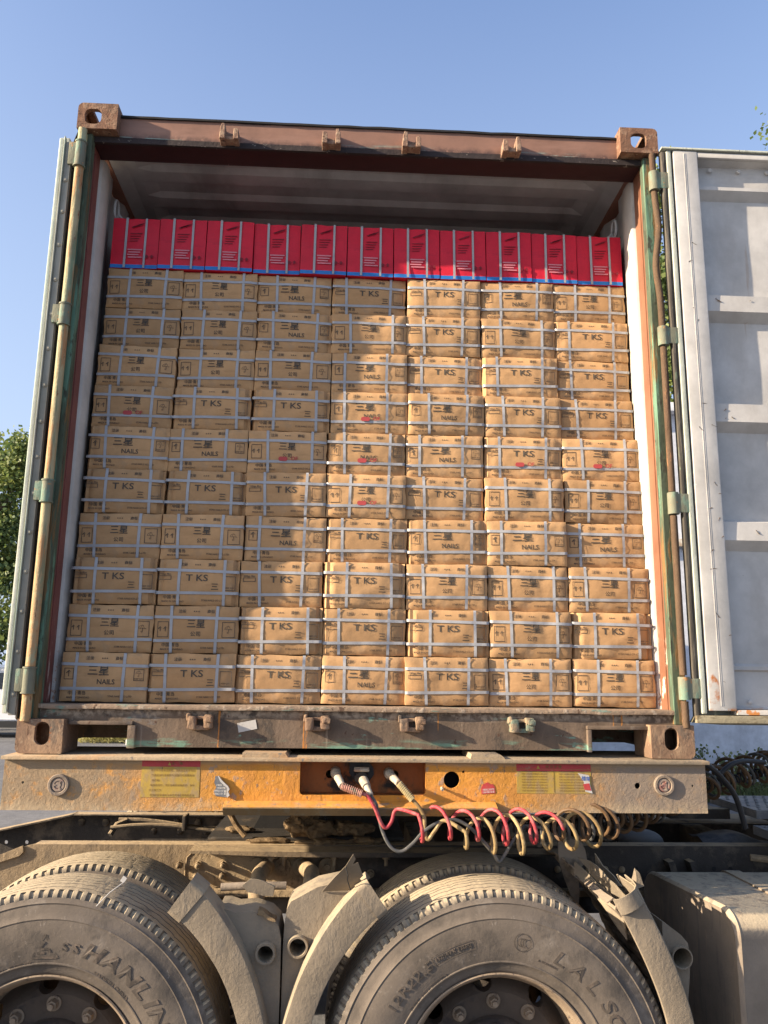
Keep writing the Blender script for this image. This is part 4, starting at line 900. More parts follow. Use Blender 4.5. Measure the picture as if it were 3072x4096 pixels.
def let_right(mb):
    for ch_, a in zip('LALSO', (61.4, 52, 42.4, 32.4, 24.5)): arc_text(mb, ch_, .058, (0, 0, 0), yd, .396, a, .012, sx=1.45, sh=.25)
    arc_text(mb, '12R22.5', .042, (0, 0, 0), yd, .399, 136, .01, sx=1.25, space=1.1)
    arc_text(mb, '152/149 K 136PSI', .017, (0, 0, 0), yd, .4035, 112, .02)
    arc_text(mb, 'DOT 10U EBRTLL', .018, (0, 0, 0), yd, .346, 131, .02, space=1.15); arc_text(mb, 'A WARNING', .010, (0, 0, 0), yd, .366, 66, .01, space=1.2)
    def arcring(a0, a1, r0, r1, n=24):
        for i in range(n):
            P = []
            for a, r in ((a0+(a1-a0)*i/n, r0), (a0+(a1-a0)*(i+1)/n, r0), (a0+(a1-a0)*(i+1)/n, r1), (a0+(a1-a0)*i/n, r1)): P.append((r*math.cos(R(a)), yd(r)-.0018, r*math.sin(R(a))))
            mb.add(P, [(0, 1, 2, 3)])
    arcring(102, 121.5, .389, .391); arcring(102, 121.5, .416, .418); arcring(121.5, 121.9, .391, .416, 1); arcring(101.6, 102, .391, .416, 1)
    # certification mark: circle with three Cs
    def ring(r0, t, cx, cz, b0=0, b1=360, n=28):
        for i in range(n):
            P = []
            for b, rr in ((b0+(b1-b0)*i/n, r0), (b0+(b1-b0)*(i+1)/n, r0), (b0+(b1-b0)*(i+1)/n, r0+t), (b0+(b1-b0)*i/n, r0+t)):
                x = cx+rr*math.cos(R(b)); z = cz+rr*math.sin(R(b)); r = .405+z; a = R(80)-x/.405; P.append((r*math.cos(a), yd(r)-.0018, r*math.sin(a)))
            mb.add(P, [(0, 1, 2, 3)])
    ring(.025, .0025, 0, 0); [ring(.010, .003, -.004+k*.008, 0, 70, 290, 12) for k in range(3)]
XL, XR = -.96, .44; YO, YI = -.12, .235
wheel(tk, XL, YO, True, let_left)['label'] = 'left outer rear wheel'; wheel(tk, XR, YO, True, let_right)['label'] = 'right outer rear wheel'
wheel(tk, XL, YI, False)['label'] = 'left inner rear wheel'; wheel(tk, XR, YI, False)['label'] = 'right inner rear wheel'
for x in (XL, XR):
    wheel(tk, x, 2.0-YI, False, face=1)['label'] = 'far-side inner rear wheel'; wheel(tk, x, 2.0-YO, True, face=1)['label'] = 'far-side outer rear wheel'
    part('axle', MB().cyl((x, -.05, ZC), (x, 2.05, ZC), .07), dusty_dark, tk)
# a plastic tag stuck on the left tyre
mb = MB().tube([(-.825, -.257, -.432), (-.79, -.245, -.395), (-.756, -.215, -.372)], .0014, 6); mb.prism([(-.768, -.368), (-.756, -.374), (-.746, -.360), (-.758, -.352)], -.215, -.211)
tag(part('seal_tag', mb, paper), 'white plastic seal tag stuck on the shoulder of the left tyre', 'tag')

# chassis rails
ZT = -.398
rl = MB().prism([(-1.62, -.52), (-1.33, -.405), (-1.30, ZT), (3.2, ZT), (3.2, ZT-.26), (-1.0, ZT-.26), (-1.62, -.60)], .520, .528)
rl.box(-1.30, 3.2, .528, .60, ZT-.008, ZT, .002); rl.box(-1.0, 3.2, .528, .60, ZT-.26, ZT-.252)
part('chassis_rail', rl, rail_m, tk)
rl = MB().prism([(-1.86, -.51), (-1.40, -.412), (-1.30, ZT-.006), (3.2, ZT-.006), (3.2, ZT-.26), (-1.0, ZT-.26), (-1.86, -.60)], 1.340, 1.348, 'y')
rl.prism([(-1.86, -.502), (-1.40, -.404), (-1.38, -.398), (-1.38, -.404), (-1.40, -.411), (-1.86, -.509)], 1.262, 1.339); rl.box(-1.38, 3.2, 1.262, 1.339, ZT-.008, ZT-.001, .002); rl.box(-1.0, 3.2, 1.262, 1.339, ZT-.26, ZT-.252)
part('chassis_rail', rl, dusty_dark, tk, cut=[MB().cyl((-1.72, 1.3, -.545), (-1.72, 1.4, -.545), .009), MB().cyl((-1.62, 1.3, -.545), (-1.62, 1.4, -.545), .009)])
# end lap plate on near rail
part('lap_plate', MB().prism([(-1.62, -.515), (-1.34, -.402), (-1.335, -.425), (-1.35, -.44), (-1.62, -.53)], .508, .5195), dusty, tk)
# gusset with rolled edge
gz = [(-.686, -.545), (-.690, -.50), (-.685, -.445), (-.665, -.425), (-.64, -.418), (-.50, -.424), (-.34, -.445), (-.20, -.448), (-.20, -.56), (-.66, -.556)]
part('gusset_plate', MB().prism(gz, .509, .5195), dusty, tk)
part('gusset_edge', MB().tube([(x, .509, z) for x, z in gz[:8]], .0035, 6), dusty, tk)
part('shelf_plate', MB().prism([(-.66, -.408), (-.30, -.420), (-.0, -.422), (.35, -.42), (.85, -.415), (.85, -.409), (-.66, -.398)], .40, .6), rail_m, tk)
part('lower_rail_flange', MB().box(-.66, 2.0, .47, .519, -.585, -.56, .004), dusty, tk)
bl = MB()
for x, z in ((-.714, -.471), (-.639, -.471), (-.539, -.47), (-.645, -.51), (-.54, -.51), (-.571, -.572), (-.517, -.572), (-.439, -.572), (.057, -.504), (-1.28, -.50)):
    bl.cyl((x, .509, z), (x, .503, z), .0165, n=20); bl.cyl((x, .503, z), (x, .478, z), .0125, n=6); bl.ball((x, .478, z), .009, 10)
part('bolt', bl, dusty, tk)['kind'] = 'stuff'
bl = MB()
for x in (-.345, -.294, -.092, .117): bl.cyl((x, .46, -.425), (x, .46, -.44), .014, n=6); bl.cyl((x, .46, -.44), (x, .46, -.465), .0075, n=8)
for x in (.96, 1.03, 1.10, .83, -1.1, -1.0, -.9): bl.ball((x, .519, -.49), .014, 10, (1, .7, 1))
part('hanging_bolt', bl, dusty, tk)['kind'] = 'stuff'
bl = MB()
for i in range(12): bl.ball((-1.35+i*.115+random.uniform(-.01, .01), 1.338, -.45-.0*i), .019, 10, (1, .7, 1)); 
for i in range(8): bl.ball((-1.0+i*.13, 1.338, -.49), .016, 10, (1, .7, 1))
part('rivet', bl, dusty_dark, tk)['kind'] = 'stuff'
part('rail_hole', MB().cyl((.86, .5185, -.487), (.86, .522, -.487), .009).cyl((1.16, .5185, -.487), (1.16, .522, -.487), .009).cyl((1.49, .5185, -.487), (1.49, .522, -.487), .009).cyl((1.56, .5185, -.487), (1.56, .522, -.487), .009), black_in, tk)
part('rail_cleat', MB().prism([(1.275, -.45), (1.30, -.445), (1.318, -.51), (1.292, -.515)], .46, .519).prism([(1.365, -.45), (1.385, -.445), (1.405, -.51), (1.382, -.515)], .46, .519), rail_m, tk)
# brake pipes between the rails
mb = MB().tube([(-1.08+.1*t, .95+.01*math.sin(t), -.385+.012*math.sin(t*.9+1)-.006*t*.5) for t in range(8)], .011, 8); mb.tube([(-1.10+.09*t, .90, -.40+.014*math.sin(t*.8)) for t in range(8)], .009, 8)
mb.tube([(-1.10, .9, -.43), (-1.08, .93, -.39), (-1.04, .95, -.375)], .012, 8); mb.box(-.78, -.765, .88, .97, -.41, -.345, .003)
part('brake_pipe', mb, dusty_dark, tk)
# cross members between rails
for x in (.3, .95, 1.7, 2.5): part('cross_member', MB().box(x-.05, x+.05, .603, 1.258, ZT-.2, ZT-.03, .004), dusty_dark, tk)
part('perforated_plate', MB().prism([(.70, .62), (.98, .62), (.80, 1.2), (.55, 1.2)], -.405, -.399, 'z'), dusty, tk)
# fifth wheel with caked grease and dust
fw = link('fifth_wheel', None, tk)
fp = MB().prism([(-.60, .86), (-.5, .74), (.02, .72), (.22, .85), (.25, 1.0), (.22, 1.25), (.05, 1.4), (-.5, 1.38), (-.62, 1.28)], -.245, -.212, 'z'); part('plate', fp, M('greasy_shaded_steel', (.03,.026,.022), [dict(c=(.10,.075,.05), s=9., lo=.55, hi=.68, a=.8)], rough=.6, bump=.4), fw)  # greasy, and kept near-black in place of the shade under the trailer
part('pedestal', MB().prism([(-.46, -.395), (-.10, -.395), (-.2, -.25), (-.38, -.25)], .80, .86), black_in, fw)  # coloured black to stand for the shade below the trailer
part('pedestal', MB().prism([(-.46, -.395), (-.10, -.395), (-.2, -.25), (-.38, -.25)], 1.18, 1.26), black_in, fw)
part('mounting_plate', MB().box(-.62, .20, .60, 1.33, -.396, -.382, .003), MATS['greasy_shaded_steel'], fw)
def lump(pts, amp=.5, seed=0, n=36):
    mb = MB()
    for (c, r, sc) in pts:
        b = MB().ball((0, 0, 0), r, n, sc)
        for v in b.bm.verts:
            k = 1+amp*noise.fractal(v.co*(14/ max(.6, r*10))+Vector((seed, c[0]*7, 0)), .9, 2., 4); v.co = v.co*k+Vector(c)
        me = bpy.data.meshes.new('x'); b.bm.to_mesh(me); mb.bm.from_mesh(me); bpy.data.meshes.remove(me); b.bm.free()
    return mb
part('caked_mud', lump([((-.215, .62, -.285), .062, (1.0, .8, .9)), ((-.235, .62, -.335), .062, (1.1, .8, .9)), ((-.17, .60, -.35), .06, (1.5, .8, .6)), ((-.04, .60, -.345), .05, (2.2, .8, .55)), ((-.36, .56, -.388), .03, (3.2, .8, .4)), ((-.14, .55, -.392), .035, (3, .8, .4)), ((.04, .57, -.388), .032, (2.6, .8, .4)), ((-.5, .7, -.37), .03, (2, 1, .5))], .5, 3), mud_m, fw)
part('release_handle', MB().tube([(-.55, .6, -.22), (-.548, .57, -.25), (-.53, .56, -.28), (-.50, .56, -.33), (-.46, .55, -.37)], .012, 8).tube([(-.555+.022*math.cos(t*.7), .57, -.245+.03*math.sin(t*.7)) for t in range(10)], .003, 6), mud_m, fw)
# things between the rails on the right
mb = MB().ball((1.28, .80, -.43), .085, 24, (1.25, 1, .62)); part('air_bag', mb, black_pl if False else M('dusty_black_rubber', (.05,.052,.058), [dict(c=(.12,.115,.11), k='up', s=8., lo=.3, hi=.5)], rough=.7, bump=.2), tk)
mb = MB().grid(lambda u, v: (1.56+.36*u, .72+.22*v, -.425+.045*math.sin(PI*v)*math.sin(PI*min(1, u*1.15))+.02*noise.noise(Vector((u*3, v*3, 2)))-.03*u), 22, 14).solid(.004)
mb.cyl((1.86, .74, -.455), (1.93, .70, -.46), .03, n=16); part('rubber_duct', mb, MATS['dusty_black_rubber'], tk)
part('motor_lump', lump([((1.03, .85, -.36), .05, (.8, 1, 1.6)), ((1.56, .72, -.455), .04, (1.2, 1, .6)), ((1.09, .9, -.34), .035, (1, 1, 1.7))], .5, 9, 20), dusty_dark, tk)
part('shelf_plate', MB().prism([(1.0, 1.0), (2.0, .95), (2.0, 1.25), (1.15, 1.25)], -.385, -.380, 'z'), dusty_dark, tk)
# catwalk plates with punched lugs
def catwalk(x0, x1, y0, y1, z, tilt=0):
    w = link('catwalk_plate', None, tk); mb = MB().box(x0, x1, y0, y1, z-.006, z); mb.box(x0, x0+.006, y0, y1, z-.035, z-.007); mb.box(x0+.007, x1, y0, y0+.006, z-.035, z-.007)
    part('plate', mb, M('grey_tread_plate', (.15,.15,.155), [dict(c=(.26,.25,.23), s=9., lo=.45, hi=.62, a=.8)], rough=.6, bump=.3) if 'grey_tread_plate' not in MATS else MATS['grey_tread_plate'], w)
    mb = MB(); nx = int((x1-x0)/.045); ny = int((y1-y0)/.05)
    for i in range(nx):
        for j in range(ny): mb.cyl((x0+.03+i*.045+(.02 if j % 2 else 0), y0+.03+j*.05, z), (x0+.03+i*.045+(.02 if j % 2 else 0), y0+.03+j*.05, z+.004), .009, .007, n=8)
    part('tread_lug', mb, MATS['grey_tread_plate'], w)['kind'] = 'stuff'
catwalk(1.74, 3.1, .62, 1.08, -.27); catwalk(1.70, 3.1, .40, .58, -.325)
part('plate_support', MB().box(1.45, 1.735, .86, .93, -.345, -.30, .004).box(1.40, 1.735, .96, 1.1, -.335, -.315, .004), dusty_dark, tk)
# fuel tank
tkz0, tkz1 = -1.02, -.468
def tank_sec(inset=0.): return rrect(-.20+inset, .45-inset, tkz0+inset, tkz1-inset, .085, 10)
ft = link('fuel_tank', None, tk)
mb = MB(); V = []
secs = [(1.238, .02), (1.232, .006), (1.238, 0.), (1.246, -.003), (1.252, 0), (3.05, 0)]
for x, ins in secs: V.append([mb.bm.verts.new((x-((.45-0)*0+(p[0]+.2)*.11 if x < 1.3 else 0), p[0], p[1])) for p in tank_sec(ins)])
for i in range(len(V)-1):
    n = len(V[i])
    for j in range(n): mb.bm.faces.new((V[i][j], V[i][(j+1) % n], V[i+1][(j+1) % n], V[i+1][j]))
mb.bm.faces.new(V[0][::-1]); mb.bm.faces.new(V[-1])
part('tank_shell', mb, tank_m, ft)
for x in (1.47, 2.4):
    mb = MB(); V = []
    for xx, ins in ((x, .001), (x, -.006), (x+.06, -.006), (x+.06, .001)): V.append([mb.bm.verts.new((xx, p[0], p[1])) for p in tank_sec(ins)])
    for i in range(3):
        n = len(V[i])
        for j in range(n): mb.bm.faces.new((V[i][j], V[i][(j+1) % n], V[i+1][(j+1) % n], V[i+1][j]))
    part('tank_strap', mb, tank_m, ft)
part('tank_bracket', MB().tube([(1.62, .46, -.43), (1.80, .40, -.44), (2.05, .34, -.46), (2.3, .3, -.47)], .014, 8), dusty, ft)
# mudguard support tubes
for pts in ([(-.36, .50, -.475), (-.372, .30, -.46), (-.372, .18, -.475), (-.365, .14, -.53), (-.335, .10, -.62)], [(-.215, .50, -.475), (-.175, .32, -.462), (-.175, .18, -.475), (-.20, .14, -.53), (-.245, .10, -.62)]):
    part('mudguard_tube', MB().tube([Vector(p) for p in pts] if False else [Vector(pts[i]).lerp(Vector(pts[i+1]), t/5) for i in range(len(pts)-1) for t in range(5)]+[Vector(pts[-1])], .030, 16), dusty, tk)
for x in (-.40, -.30, -.225, -.12):
    part('tube_flange', MB().cyl((x, .508, -.477), (x, .496, -.477), .034, n=24).cyl((x, .496, -.477), (x, .478, -.477), .013, n=6), dusty, tk)
# mudguards
def jag(i, amp, seed): return amp*noise.noise(Vector((i*1.7, seed, 0)))+amp*.5*math.sin(i*2.3+seed)
def fender(c, a0, a1, sgn, seed=0, inner=True, r0=.61, r1=.69, yin=.36, cutf=None, n=40, torn=.0, flare=.028):
    """shell swept about c from angle a0 to a1 (degrees)"""
    cs = [(-.258, r0), (-.268, r0+.002), (-.2695, r0+.012), (-.270, r1-.010), (-.2685, r1), (-.258, r1+.005), (-.20, r1+.008), (-.06, r1+.006)]
    cs[-1] = (-.165, r1+.004)
    if inner: cs += [(yin-.2, r1-.02)]
    mb = MB(); m = len(cs)
    V = []
    for i in range(n+1):
        row = []
        for j, (y, r) in enumerate(cs):
            end = a0 + (jag(j*2, 2.5, seed)*torn+torn*3*max(0, y+.1)*8)*(1 if a1 > a0 else 1)
            a = R(end+(a1-end)*i/n); rr = r+(flare*max(0, 1-i/n*2.2)**1.5 if j >= 3 else 0)+.002*noise.noise(Vector((i*.3, j*.5, seed)))
            row.append(mb.bm.verts.new((c[0]+rr*math.cos(a), y, c[1]+rr*math.sin(a))))
        V.append(row)
    for i in range(n):
        for j in range(m-1): mb.bm.faces.new((V[i][j], V[i+1][j], V[i+1][j+1], V[i][j+1]))
    return mb.solid(.004)
def endlip(c, a, r0, r1, w=.05):
    mb = MB(); pts = []
    for y, r in ((-.258, r0-.003), (-.2705, r0), (-.2735, r0+.012), (-.2735, (r0+r1)/2), (-.2735, r1-.010), (-.272, r1+.001), (-.258, r1+.009), (-.18, r1+.011)): pts.append((y, r))
    V = [[mb.bm.verts.new((c[0]+r*math.cos(R(aa)), y, c[1]+r*math.sin(R(aa)))) for y, r in pts] for aa in (a, a-w)]
    for j in range(len(pts)-1): mb.bm.faces.new((V[0][j], V[1][j], V[1][j+1], V[0][j+1]))
    return mb.solid(.004)
LC, RC = (XL, ZC), (XR, ZC)
fA = link('mudguard', None, tk); fA['label'] = 'mudguard of the left wheel, top torn off'
part('shell', fender(LC, 53.5, -25, 1, 1, inner=True, yin=.05, torn=.0), fender_m, fA, ang=30)
part('end_lip', endlip(LC, 53.8, .605, .716, 4.5), fender_m, fA, ang=70)
cutA = [MB().cyl((-.298, -.3, -.578), (-.298, -.1, -.578), .0245, n=28)]
pa = [(-.455, -.452), (-.43, -.452), (-.40, -.462), (-.345, -.458), (-.29, -.475), (-.262, -.50), (-.252, -.54), (-.250, -.70), (-.250, -1.25), (-.30, -1.25), (-.285, -.98), (-.30, -.80), (-.345, -.66), (-.40, -.545)]
part('bracket_box', MB().prism(pa, -.215, -.05), fender_m, fA, cut=[MB().cyl((-.298, -.3, -.578), (-.298, -.10, -.578), .0245, n=28)])
part('tube_socket', MB().lathe([(.0245, -.02), (.031, -.02), (.033, -.012), (.033, 0), (.0245, .0)], (-.298, -.215, -.578), 32, close=True), fender_m, fA)
mb = MB().prism([(-.385, -.402), (-.365, -.386), (-.32, -.394), (-.285, -.415), (-.295, -.448), (-.33, -.446), (-.368, -.43)], -.11, -.10); mb.rough(2, .012, 14, 2); part('torn_flap', mb, fender_m, fA)
mb = MB().prism([(-.33, -.452), (-.30, -.458), (-.272, -.478), (-.27, -.49), (-.30, -.475), (-.335, -.468)], -.222, -.18); mb.rough(2, .010, 25, 5); part('torn_edge', mb, mud_m, fA)
part('cross_tube', MB().tube([(-.47, -.05, -.425), (-.36, -.05, -.42), (-.25, -.05, -.42)], .013, 16), fender_dk, fA)
fB = link('mudguard', None, tk); fB['label'] = 'left mudguard of the right wheel, with upright broken flap'
part('shell', fender(RC, 126, 205, 1, 2, inner=True, yin=.05), fender_m, fB, ang=30)
part('end_lip', endlip(RC, 126, .605, .716, -3.5), fender_m, fB, ang=70)
pb = [(-.245, -1.25), (-.245, -.56), (-.243, -.50), (-.237, -.455), (-.225, -.432), (-.14, -.388), (-.06, -.372), (-.022, -.385), (-.06, -.44), (-.11, -.52), (-.16, -.63), (-.20, -.76), (-.215, -1.25)]
part('bracket_box', MB().prism(pb, -.205, -.05), fender_m, fB, cut=[MB().cyl((-.198, -.3, -.562), (-.198, -.1, -.562), .026, n=28)])
part('tube_socket', MB().lathe([(.026, -.02), (.032, -.02), (.0335, -.012), (.0335, 0), (.026, .0)], (-.198, -.205, -.562), 32, close=True), fender_m, fB)
mb = MB(); mb.grid(lambda u, v: (-.135+.115*v+.02*u, -.235+.16*(1-v)*.4, -.40+(.02+.125*v)*1.0*u+.02*v), 8, 8)
mb = MB().prism([(-.125, -.400), (-.085, -.345), (-.052, -.305), (-.030, -.262), (-.022, -.280), (-.030, -.300), (-.014, -.292), (.004, -.340), (-.006, -.352), (.008, -.37), (-.03, -.395)], -.220, -.216)
for v in mb.bm.verts: v.co.y += -(v.co.z+.39)*.9
part('broken_flap', mb, fender_m, fB)
part('flap_crack', MB().tube([(-.052, -.238-.06, -.307), (-.045, -.30, -.33), (-.046, -.275, -.35), (-.035, -.255, -.385)], .0018, 5), black_in, fB)
# right-hand mudguard of the right wheel
fC = link('mudguard', None, tk); fC['label'] = 'right mudguard of the right wheel, torn and ribbed'
def cpath(t):   # centre line measured along the guard: top to bottom
    return (.855+.165*math.sin(t*PI/2)*.98, -.40-.42*t-.03*t*t)
mb = MB(); V = []
for i in range(41):
    t = i/40*2.0; x = .850+.168*math.sin(min(t, 1.25)*PI/2.5); z = -.400-.40*t
    tx = .168*(PI/2.5)*math.cos(min(t, 1.25)*PI/2.5) if t < 1.25 else 0; d = Vector((tx, 0, -.40)).normalized(); nrm = Vector((-d.z, 0, d.x))
    row = []
    for (y, o_) in ((-.258, -.042), (-.268, -.040), (-.270, -.030), (-.270, .030), (-.268, .040), (-.258, .045), (-.20, .048), (-.06, .045)):
        row.append(mb.bm.verts.new(Vector((x, y, z))+nrm*o_))
    V.append(row)
for i in range(40):
    for j in range(7): mb.bm.faces.new((V[i][j], V[i+1][j], V[i+1][j+1], V[i][j+1]))
part('shell', mb.solid(.004), fender_m, fC, ang=30)
mb = MB(); V = []
for i in range(5):
    t = -.02+i*.028; x = .850+.168*math.sin(t*PI/2.5); z = -.400-.40*t; d = Vector((.168*(PI/2.5)*math.cos(t*PI/2.5), 0, -.40)).normalized(); nrm = Vector((-d.z, 0, d.x))
    V.append([mb.bm.verts.new(Vector((x, y-.006, z))+nrm*o_*1.08) for (y, o_) in ((-.258, -.042), (-.274, -.030), (-.280, -.012), (-.280, .012), (-.27, .03), (-.247, .044), (-.20, .050), (-.12, .052))])
for i in range(4):
    for j in range(7): mb.bm.faces.new((V[i][j], V[i+1][j], V[i+1][j+1], V[i][j+1]))
part('end_lip', mb.solid(.004), fender_m, fC, ang=70)
mb = MB(); V = []
for i in range(60):   # ribbed inner sheet over the tyre
    t = i/59; rib = .016*(1 if (i % 6) < 3 else -.4)
    row = []
    for j in range(14):
        s_ = j/13; y = -.19+.66*s_
        a = R(58-56*t); r = .626+rib*(1 if s_ < .9 else .2)
        row.append(mb.bm.verts.new((XR+r*math.cos(a)-.02*t, y, ZC+r*math.sin(a)+.01*noise.noise(Vector((i*.2, j*.4, 4))))))
    V.append(row)
for i in range(59):
    for j in range(13): 
        if i < 5 and j < 6: continue
        mb.bm.faces.new((V[i][j], V[i+1][j], V[i+1][j+1], V[i][j+1]))
part('ribbed_liner', mb.solid(.004), fender_dk, fC)
mb = MB()
for k, pts in enumerate(([(.86, .10), (.80, .35), (.86, .38), (.90, .12)],)):
    pass
strip = [(.765, -.335), (.80, -.318), (.855, -.330), (.87, -.36), (.875, -.40), (.845, -.43), (.84, -.55), (.86, -.62), (.83, -.62), (.80, -.50), (.775, -.42)]
sh = MB().prism(strip, .25, .256); sh.rough(2, .008, 12, 3); part('rear_strip', sh, fender_dk, fC)
def shard(pts, y0, y1, seed):
    b = MB(); n = len(pts); b.add([(p[0], y0+(y1-y0)*p[2], p[1]) for p in pts], [tuple(range(n))])
    bmesh.ops.triangulate(b.bm, faces=b.bm.faces); bmesh.ops.subdivide_edges(b.bm, edges=b.bm.edges, cuts=3, use_grid_fill=True)
    for v in b.bm.verts: v.co += noise.noise_vector(v.co*22+Vector((seed, 0, 0)))*.008
    return b.solid(.004)
part('broken_piece', shard([(.80, -.355, 1.), (.835, -.36, .9), (.87, -.40, .3), (.93, -.48, 0), (.95, -.53, .0), (.93, -.52, .2), (.87, -.44, .6), (.83, -.40, .9)], -.20, .10, 1), fender_m, fC)
part('broken_piece', shard([(.80, -.375, 1.), (.825, -.40, .9), (.87, -.45, .4), (.885, -.50, .1), (.88, -.56, .0), (.86, -.52, .3), (.83, -.46, .7), (.79, -.42, 1.)], -.16, .12, 6), fender_m, fC)
part('broken_piece', shard([(.895, -.325, 0), (.91, -.345, 0), (.925, -.38, 0), (.905, -.39, 0), (.89, -.375, .3), (.898, -.35, .2)], -.22, -.12, 11), fender_m, fC)
part('broken_piece', shard([(.85, -.34, .6), (.90, -.40, .3), (.925, -.43, .2), (.90, -.43, .3), (.86, -.385, .6)], -.05, .16, 14), fender_m, fC)
pc = [(.985, -.492), (1.01, -.508), (1.045, -.533), (1.066, -.557), (1.072, -.60), (1.066, -.66), (1.050, -.78), (1.045, -1.2), (1.0, -1.2), (.98, -.7)]
part('bracket_box', MB().prism(pc, -.205, -.07), fender_m, fC, cut=[MB().cyl((1.040, -.3, -.598), (1.040, -.1, -.598), .030, n=28)])
part('tube_socket', MB().lathe([(.030, -.016), (.034, -.016), (.034, 0), (.030, .0)], (1.040, -.205, -.598), 32, close=True), fender_m, fC)
# left-most mudguard (outside the frame mostly)
fD = link('mudguard', None, tk); fD['label'] = 'rearmost mudguard of the left wheel'
part('shell', fender(LC, 127, 200, 1, 7, inner=True, yin=.1), fender_m, fD)

# ================================================================== HOSES
def smooth(P, k=10):
    P = [Vector(p) for p in P]; out = []
    for i in range(len(P)-1):
        p0 = P[max(0, i-1)]; p1 = P[i]; p2 = P[i+1]; p3 = P[min(len(P)-1, i+2)]
        for s_ in range(k):
            t = s_/k; out.append(.5*((2*p1)+(-p0+p2)*t+(2*p0-5*p1+4*p2-p3)*t*t+(-p0+3*p1-3*p2+p3)*t**3))
    out.append(P[-1]); return out
def coil(axis, r, pitch, ph=0., n=18, squash=1., jit=.006, seed=0, r0=None, troch=.018):
    A = smooth(axis, 30); out = []; s_ = 0.; tot = sum((A[i+1]-A[i]).length for i in range(len(A)-1))
    N = int(tot/pitch*n); L = [0.]
    for i in range(len(A)-1): L.append(L[-1]+(A[i+1]-A[i]).length)
    j = 0
    for i in range(N+1):
        s_ = tot*i/N
        while j < len(A)-2 and L[j+1] < s_: j += 1
        t = (s_-L[j])/max(1e-6, L[j+1]-L[j]); p = A[j].lerp(A[j+1], t); d = (A[min(j+2, len(A)-1)]-A[max(j-1, 0)]).normalized()
        side = d.cross(Vector((0, 0, 1))).normalized(); upv = side.cross(d)
        a = ph+2*PI*i/n
        k = r*(1+.14*math.sin(i/n*1.9+seed)+jit*10*noise.noise(Vector((i/n*1.3, seed, 0))))
        if r0 is not None and i < n: k = r0+(k-r0)*i/n
        lean = .12*math.sin(i/n*1.1+seed)
        out.append(p-side*k*math.cos(a)*squash+upv*k*math.sin(a)-d*(troch*math.cos(a)+k*lean*math.sin(a)*.25))
    return out
HG = 'coiled air hoses between truck and trailer'
def fitting(par, p0, p1, p2, m1, m2):
    part('coupling_head', MB().cyl(p0, (Vector(p0)+Vector((0, -.03, -.002))), .019, .017, n=20).ball(Vector(p0)+Vector((0, -.03, -.002)), .019, 14).tube(smooth([Vector(p0)+Vector((0, -.03, -.002)), Vector(p0).lerp(Vector(p1), .6), p1], 6), lambda t: .016-.005*t, 12), m1, par)
    pts = smooth([p1, (Vector(p1)+Vector(p2))/2, p2], 40); A = []
    for i, p in enumerate(pts):
        a = i*2*PI/7.; d = (Vector(p2)-Vector(p1)).normalized(); u = d.cross(Vector((0, 1, 0))).normalized(); w = d.cross(u); A.append(p+(u*math.cos(a)+w*math.sin(a))*.0115)
    part('spring_guard', MB().tube(A, .0022, 6).tube([p1, p2], .0085, 10), m2, par)
hr = thing('air_hose', 'red coiled air hose from the left coupling on the trailer front', 'hose', (-.085, -.08, -.10), HG)
fitting(hr, (-.092, .045, -.058), (-.068, -.085, -.092), (.0, -.10, -.115), spring_m, M('pink_spring', (.4,.2,.15), [dict(c=(.2,.17,.12), s=60., lo=.5, hi=.6)], rough=.6))
lead = [(.0, -.10, -.115), (.020, -.102, -.122), (.045, -.105, -.16), (.065, -.105, -.205), (.083, -.103, -.224), (.102, -.10, -.205), (.122, -.098, -.165)]
RA = [(.165, -.10, -.205), (.35, -.105, -.213), (.50, -.105, -.218), (.65, -.09, -.219), (.80, -.03, -.214), (.95, .08, -.202), (1.15, .24, -.178), (1.35, .40, -.16), (1.50, .50, -.12), (1.70, .56, -.08), (1.95, .60, -.02), (2.2, .62, .05)]
cr = coil(RA, .052, .096, 1.9, squash=.8, seed=1)
rp = smooth(lead+[tuple(cr[2])], 8)[:-1]+cr[2:]
nsplit = int(len(rp)*.31)
part('hose', MB().tube(rp[:nsplit+1], .0062, 10), red_hose, hr); part('hose', MB().tube(rp[nsplit:], .0068, 8), brn_hose, hr, 'brown length of the hose')  # red changes to brown partway along
hy = thing('air_hose', 'yellow coiled air hose from the right coupling on the trailer front', 'hose', (.10, -.08, -.10), HG)
fitting(hy, (.100, .045, -.060), (.130, -.07, -.085), (.175, -.085, -.135), spring_m, M('yellow_spring', (.42,.34,.18), rough=.6))
lead = [(.175, -.085, -.135), (.195, -.09, -.155), (.215, -.092, -.19), (.218, -.095, -.24), (.228, -.10, -.262), (.250, -.10, -.235), (.285, -.10, -.20)]
YA = [(.32, -.10, -.238), (.45, -.108, -.243), (.60, -.105, -.243), (.74, -.07, -.24), (.88, .0, -.222), (1.02, .12, -.208), (1.2, .27, -.18), (1.38, .40, -.17), (1.52, .48, -.13), (1.72, .52, -.09), (1.97, .56, -.03), (2.2, .57, .03)]
cy = coil(YA, .056, .092, 1.9, squash=.8, seed=4)
yp = smooth(lead+[tuple(cy[3])], 8)[:-1]+cy[3:]
nsplit = int(len(yp)*.33)
part('hose', MB().tube(yp[:nsplit+1], .0065, 10), yel_hose, hy); part('hose', MB().tube(yp[nsplit:], .007, 8), brn_hose, hy, 'brown length of the hose')  # yellow changes to brown partway along
he = thing('electric_cable', 'grey-black electric cable plugged in the middle of the trailer front', 'cable', (.0, -.06, -.09), HG)
part('plug', MB().cyl((0, .02, -.068), (.018, -.055, -.098), .019, .015, n=18).cyl((.018, -.055, -.098), (.032, -.085, -.122), .012, .009, n=14), spring_m, he)
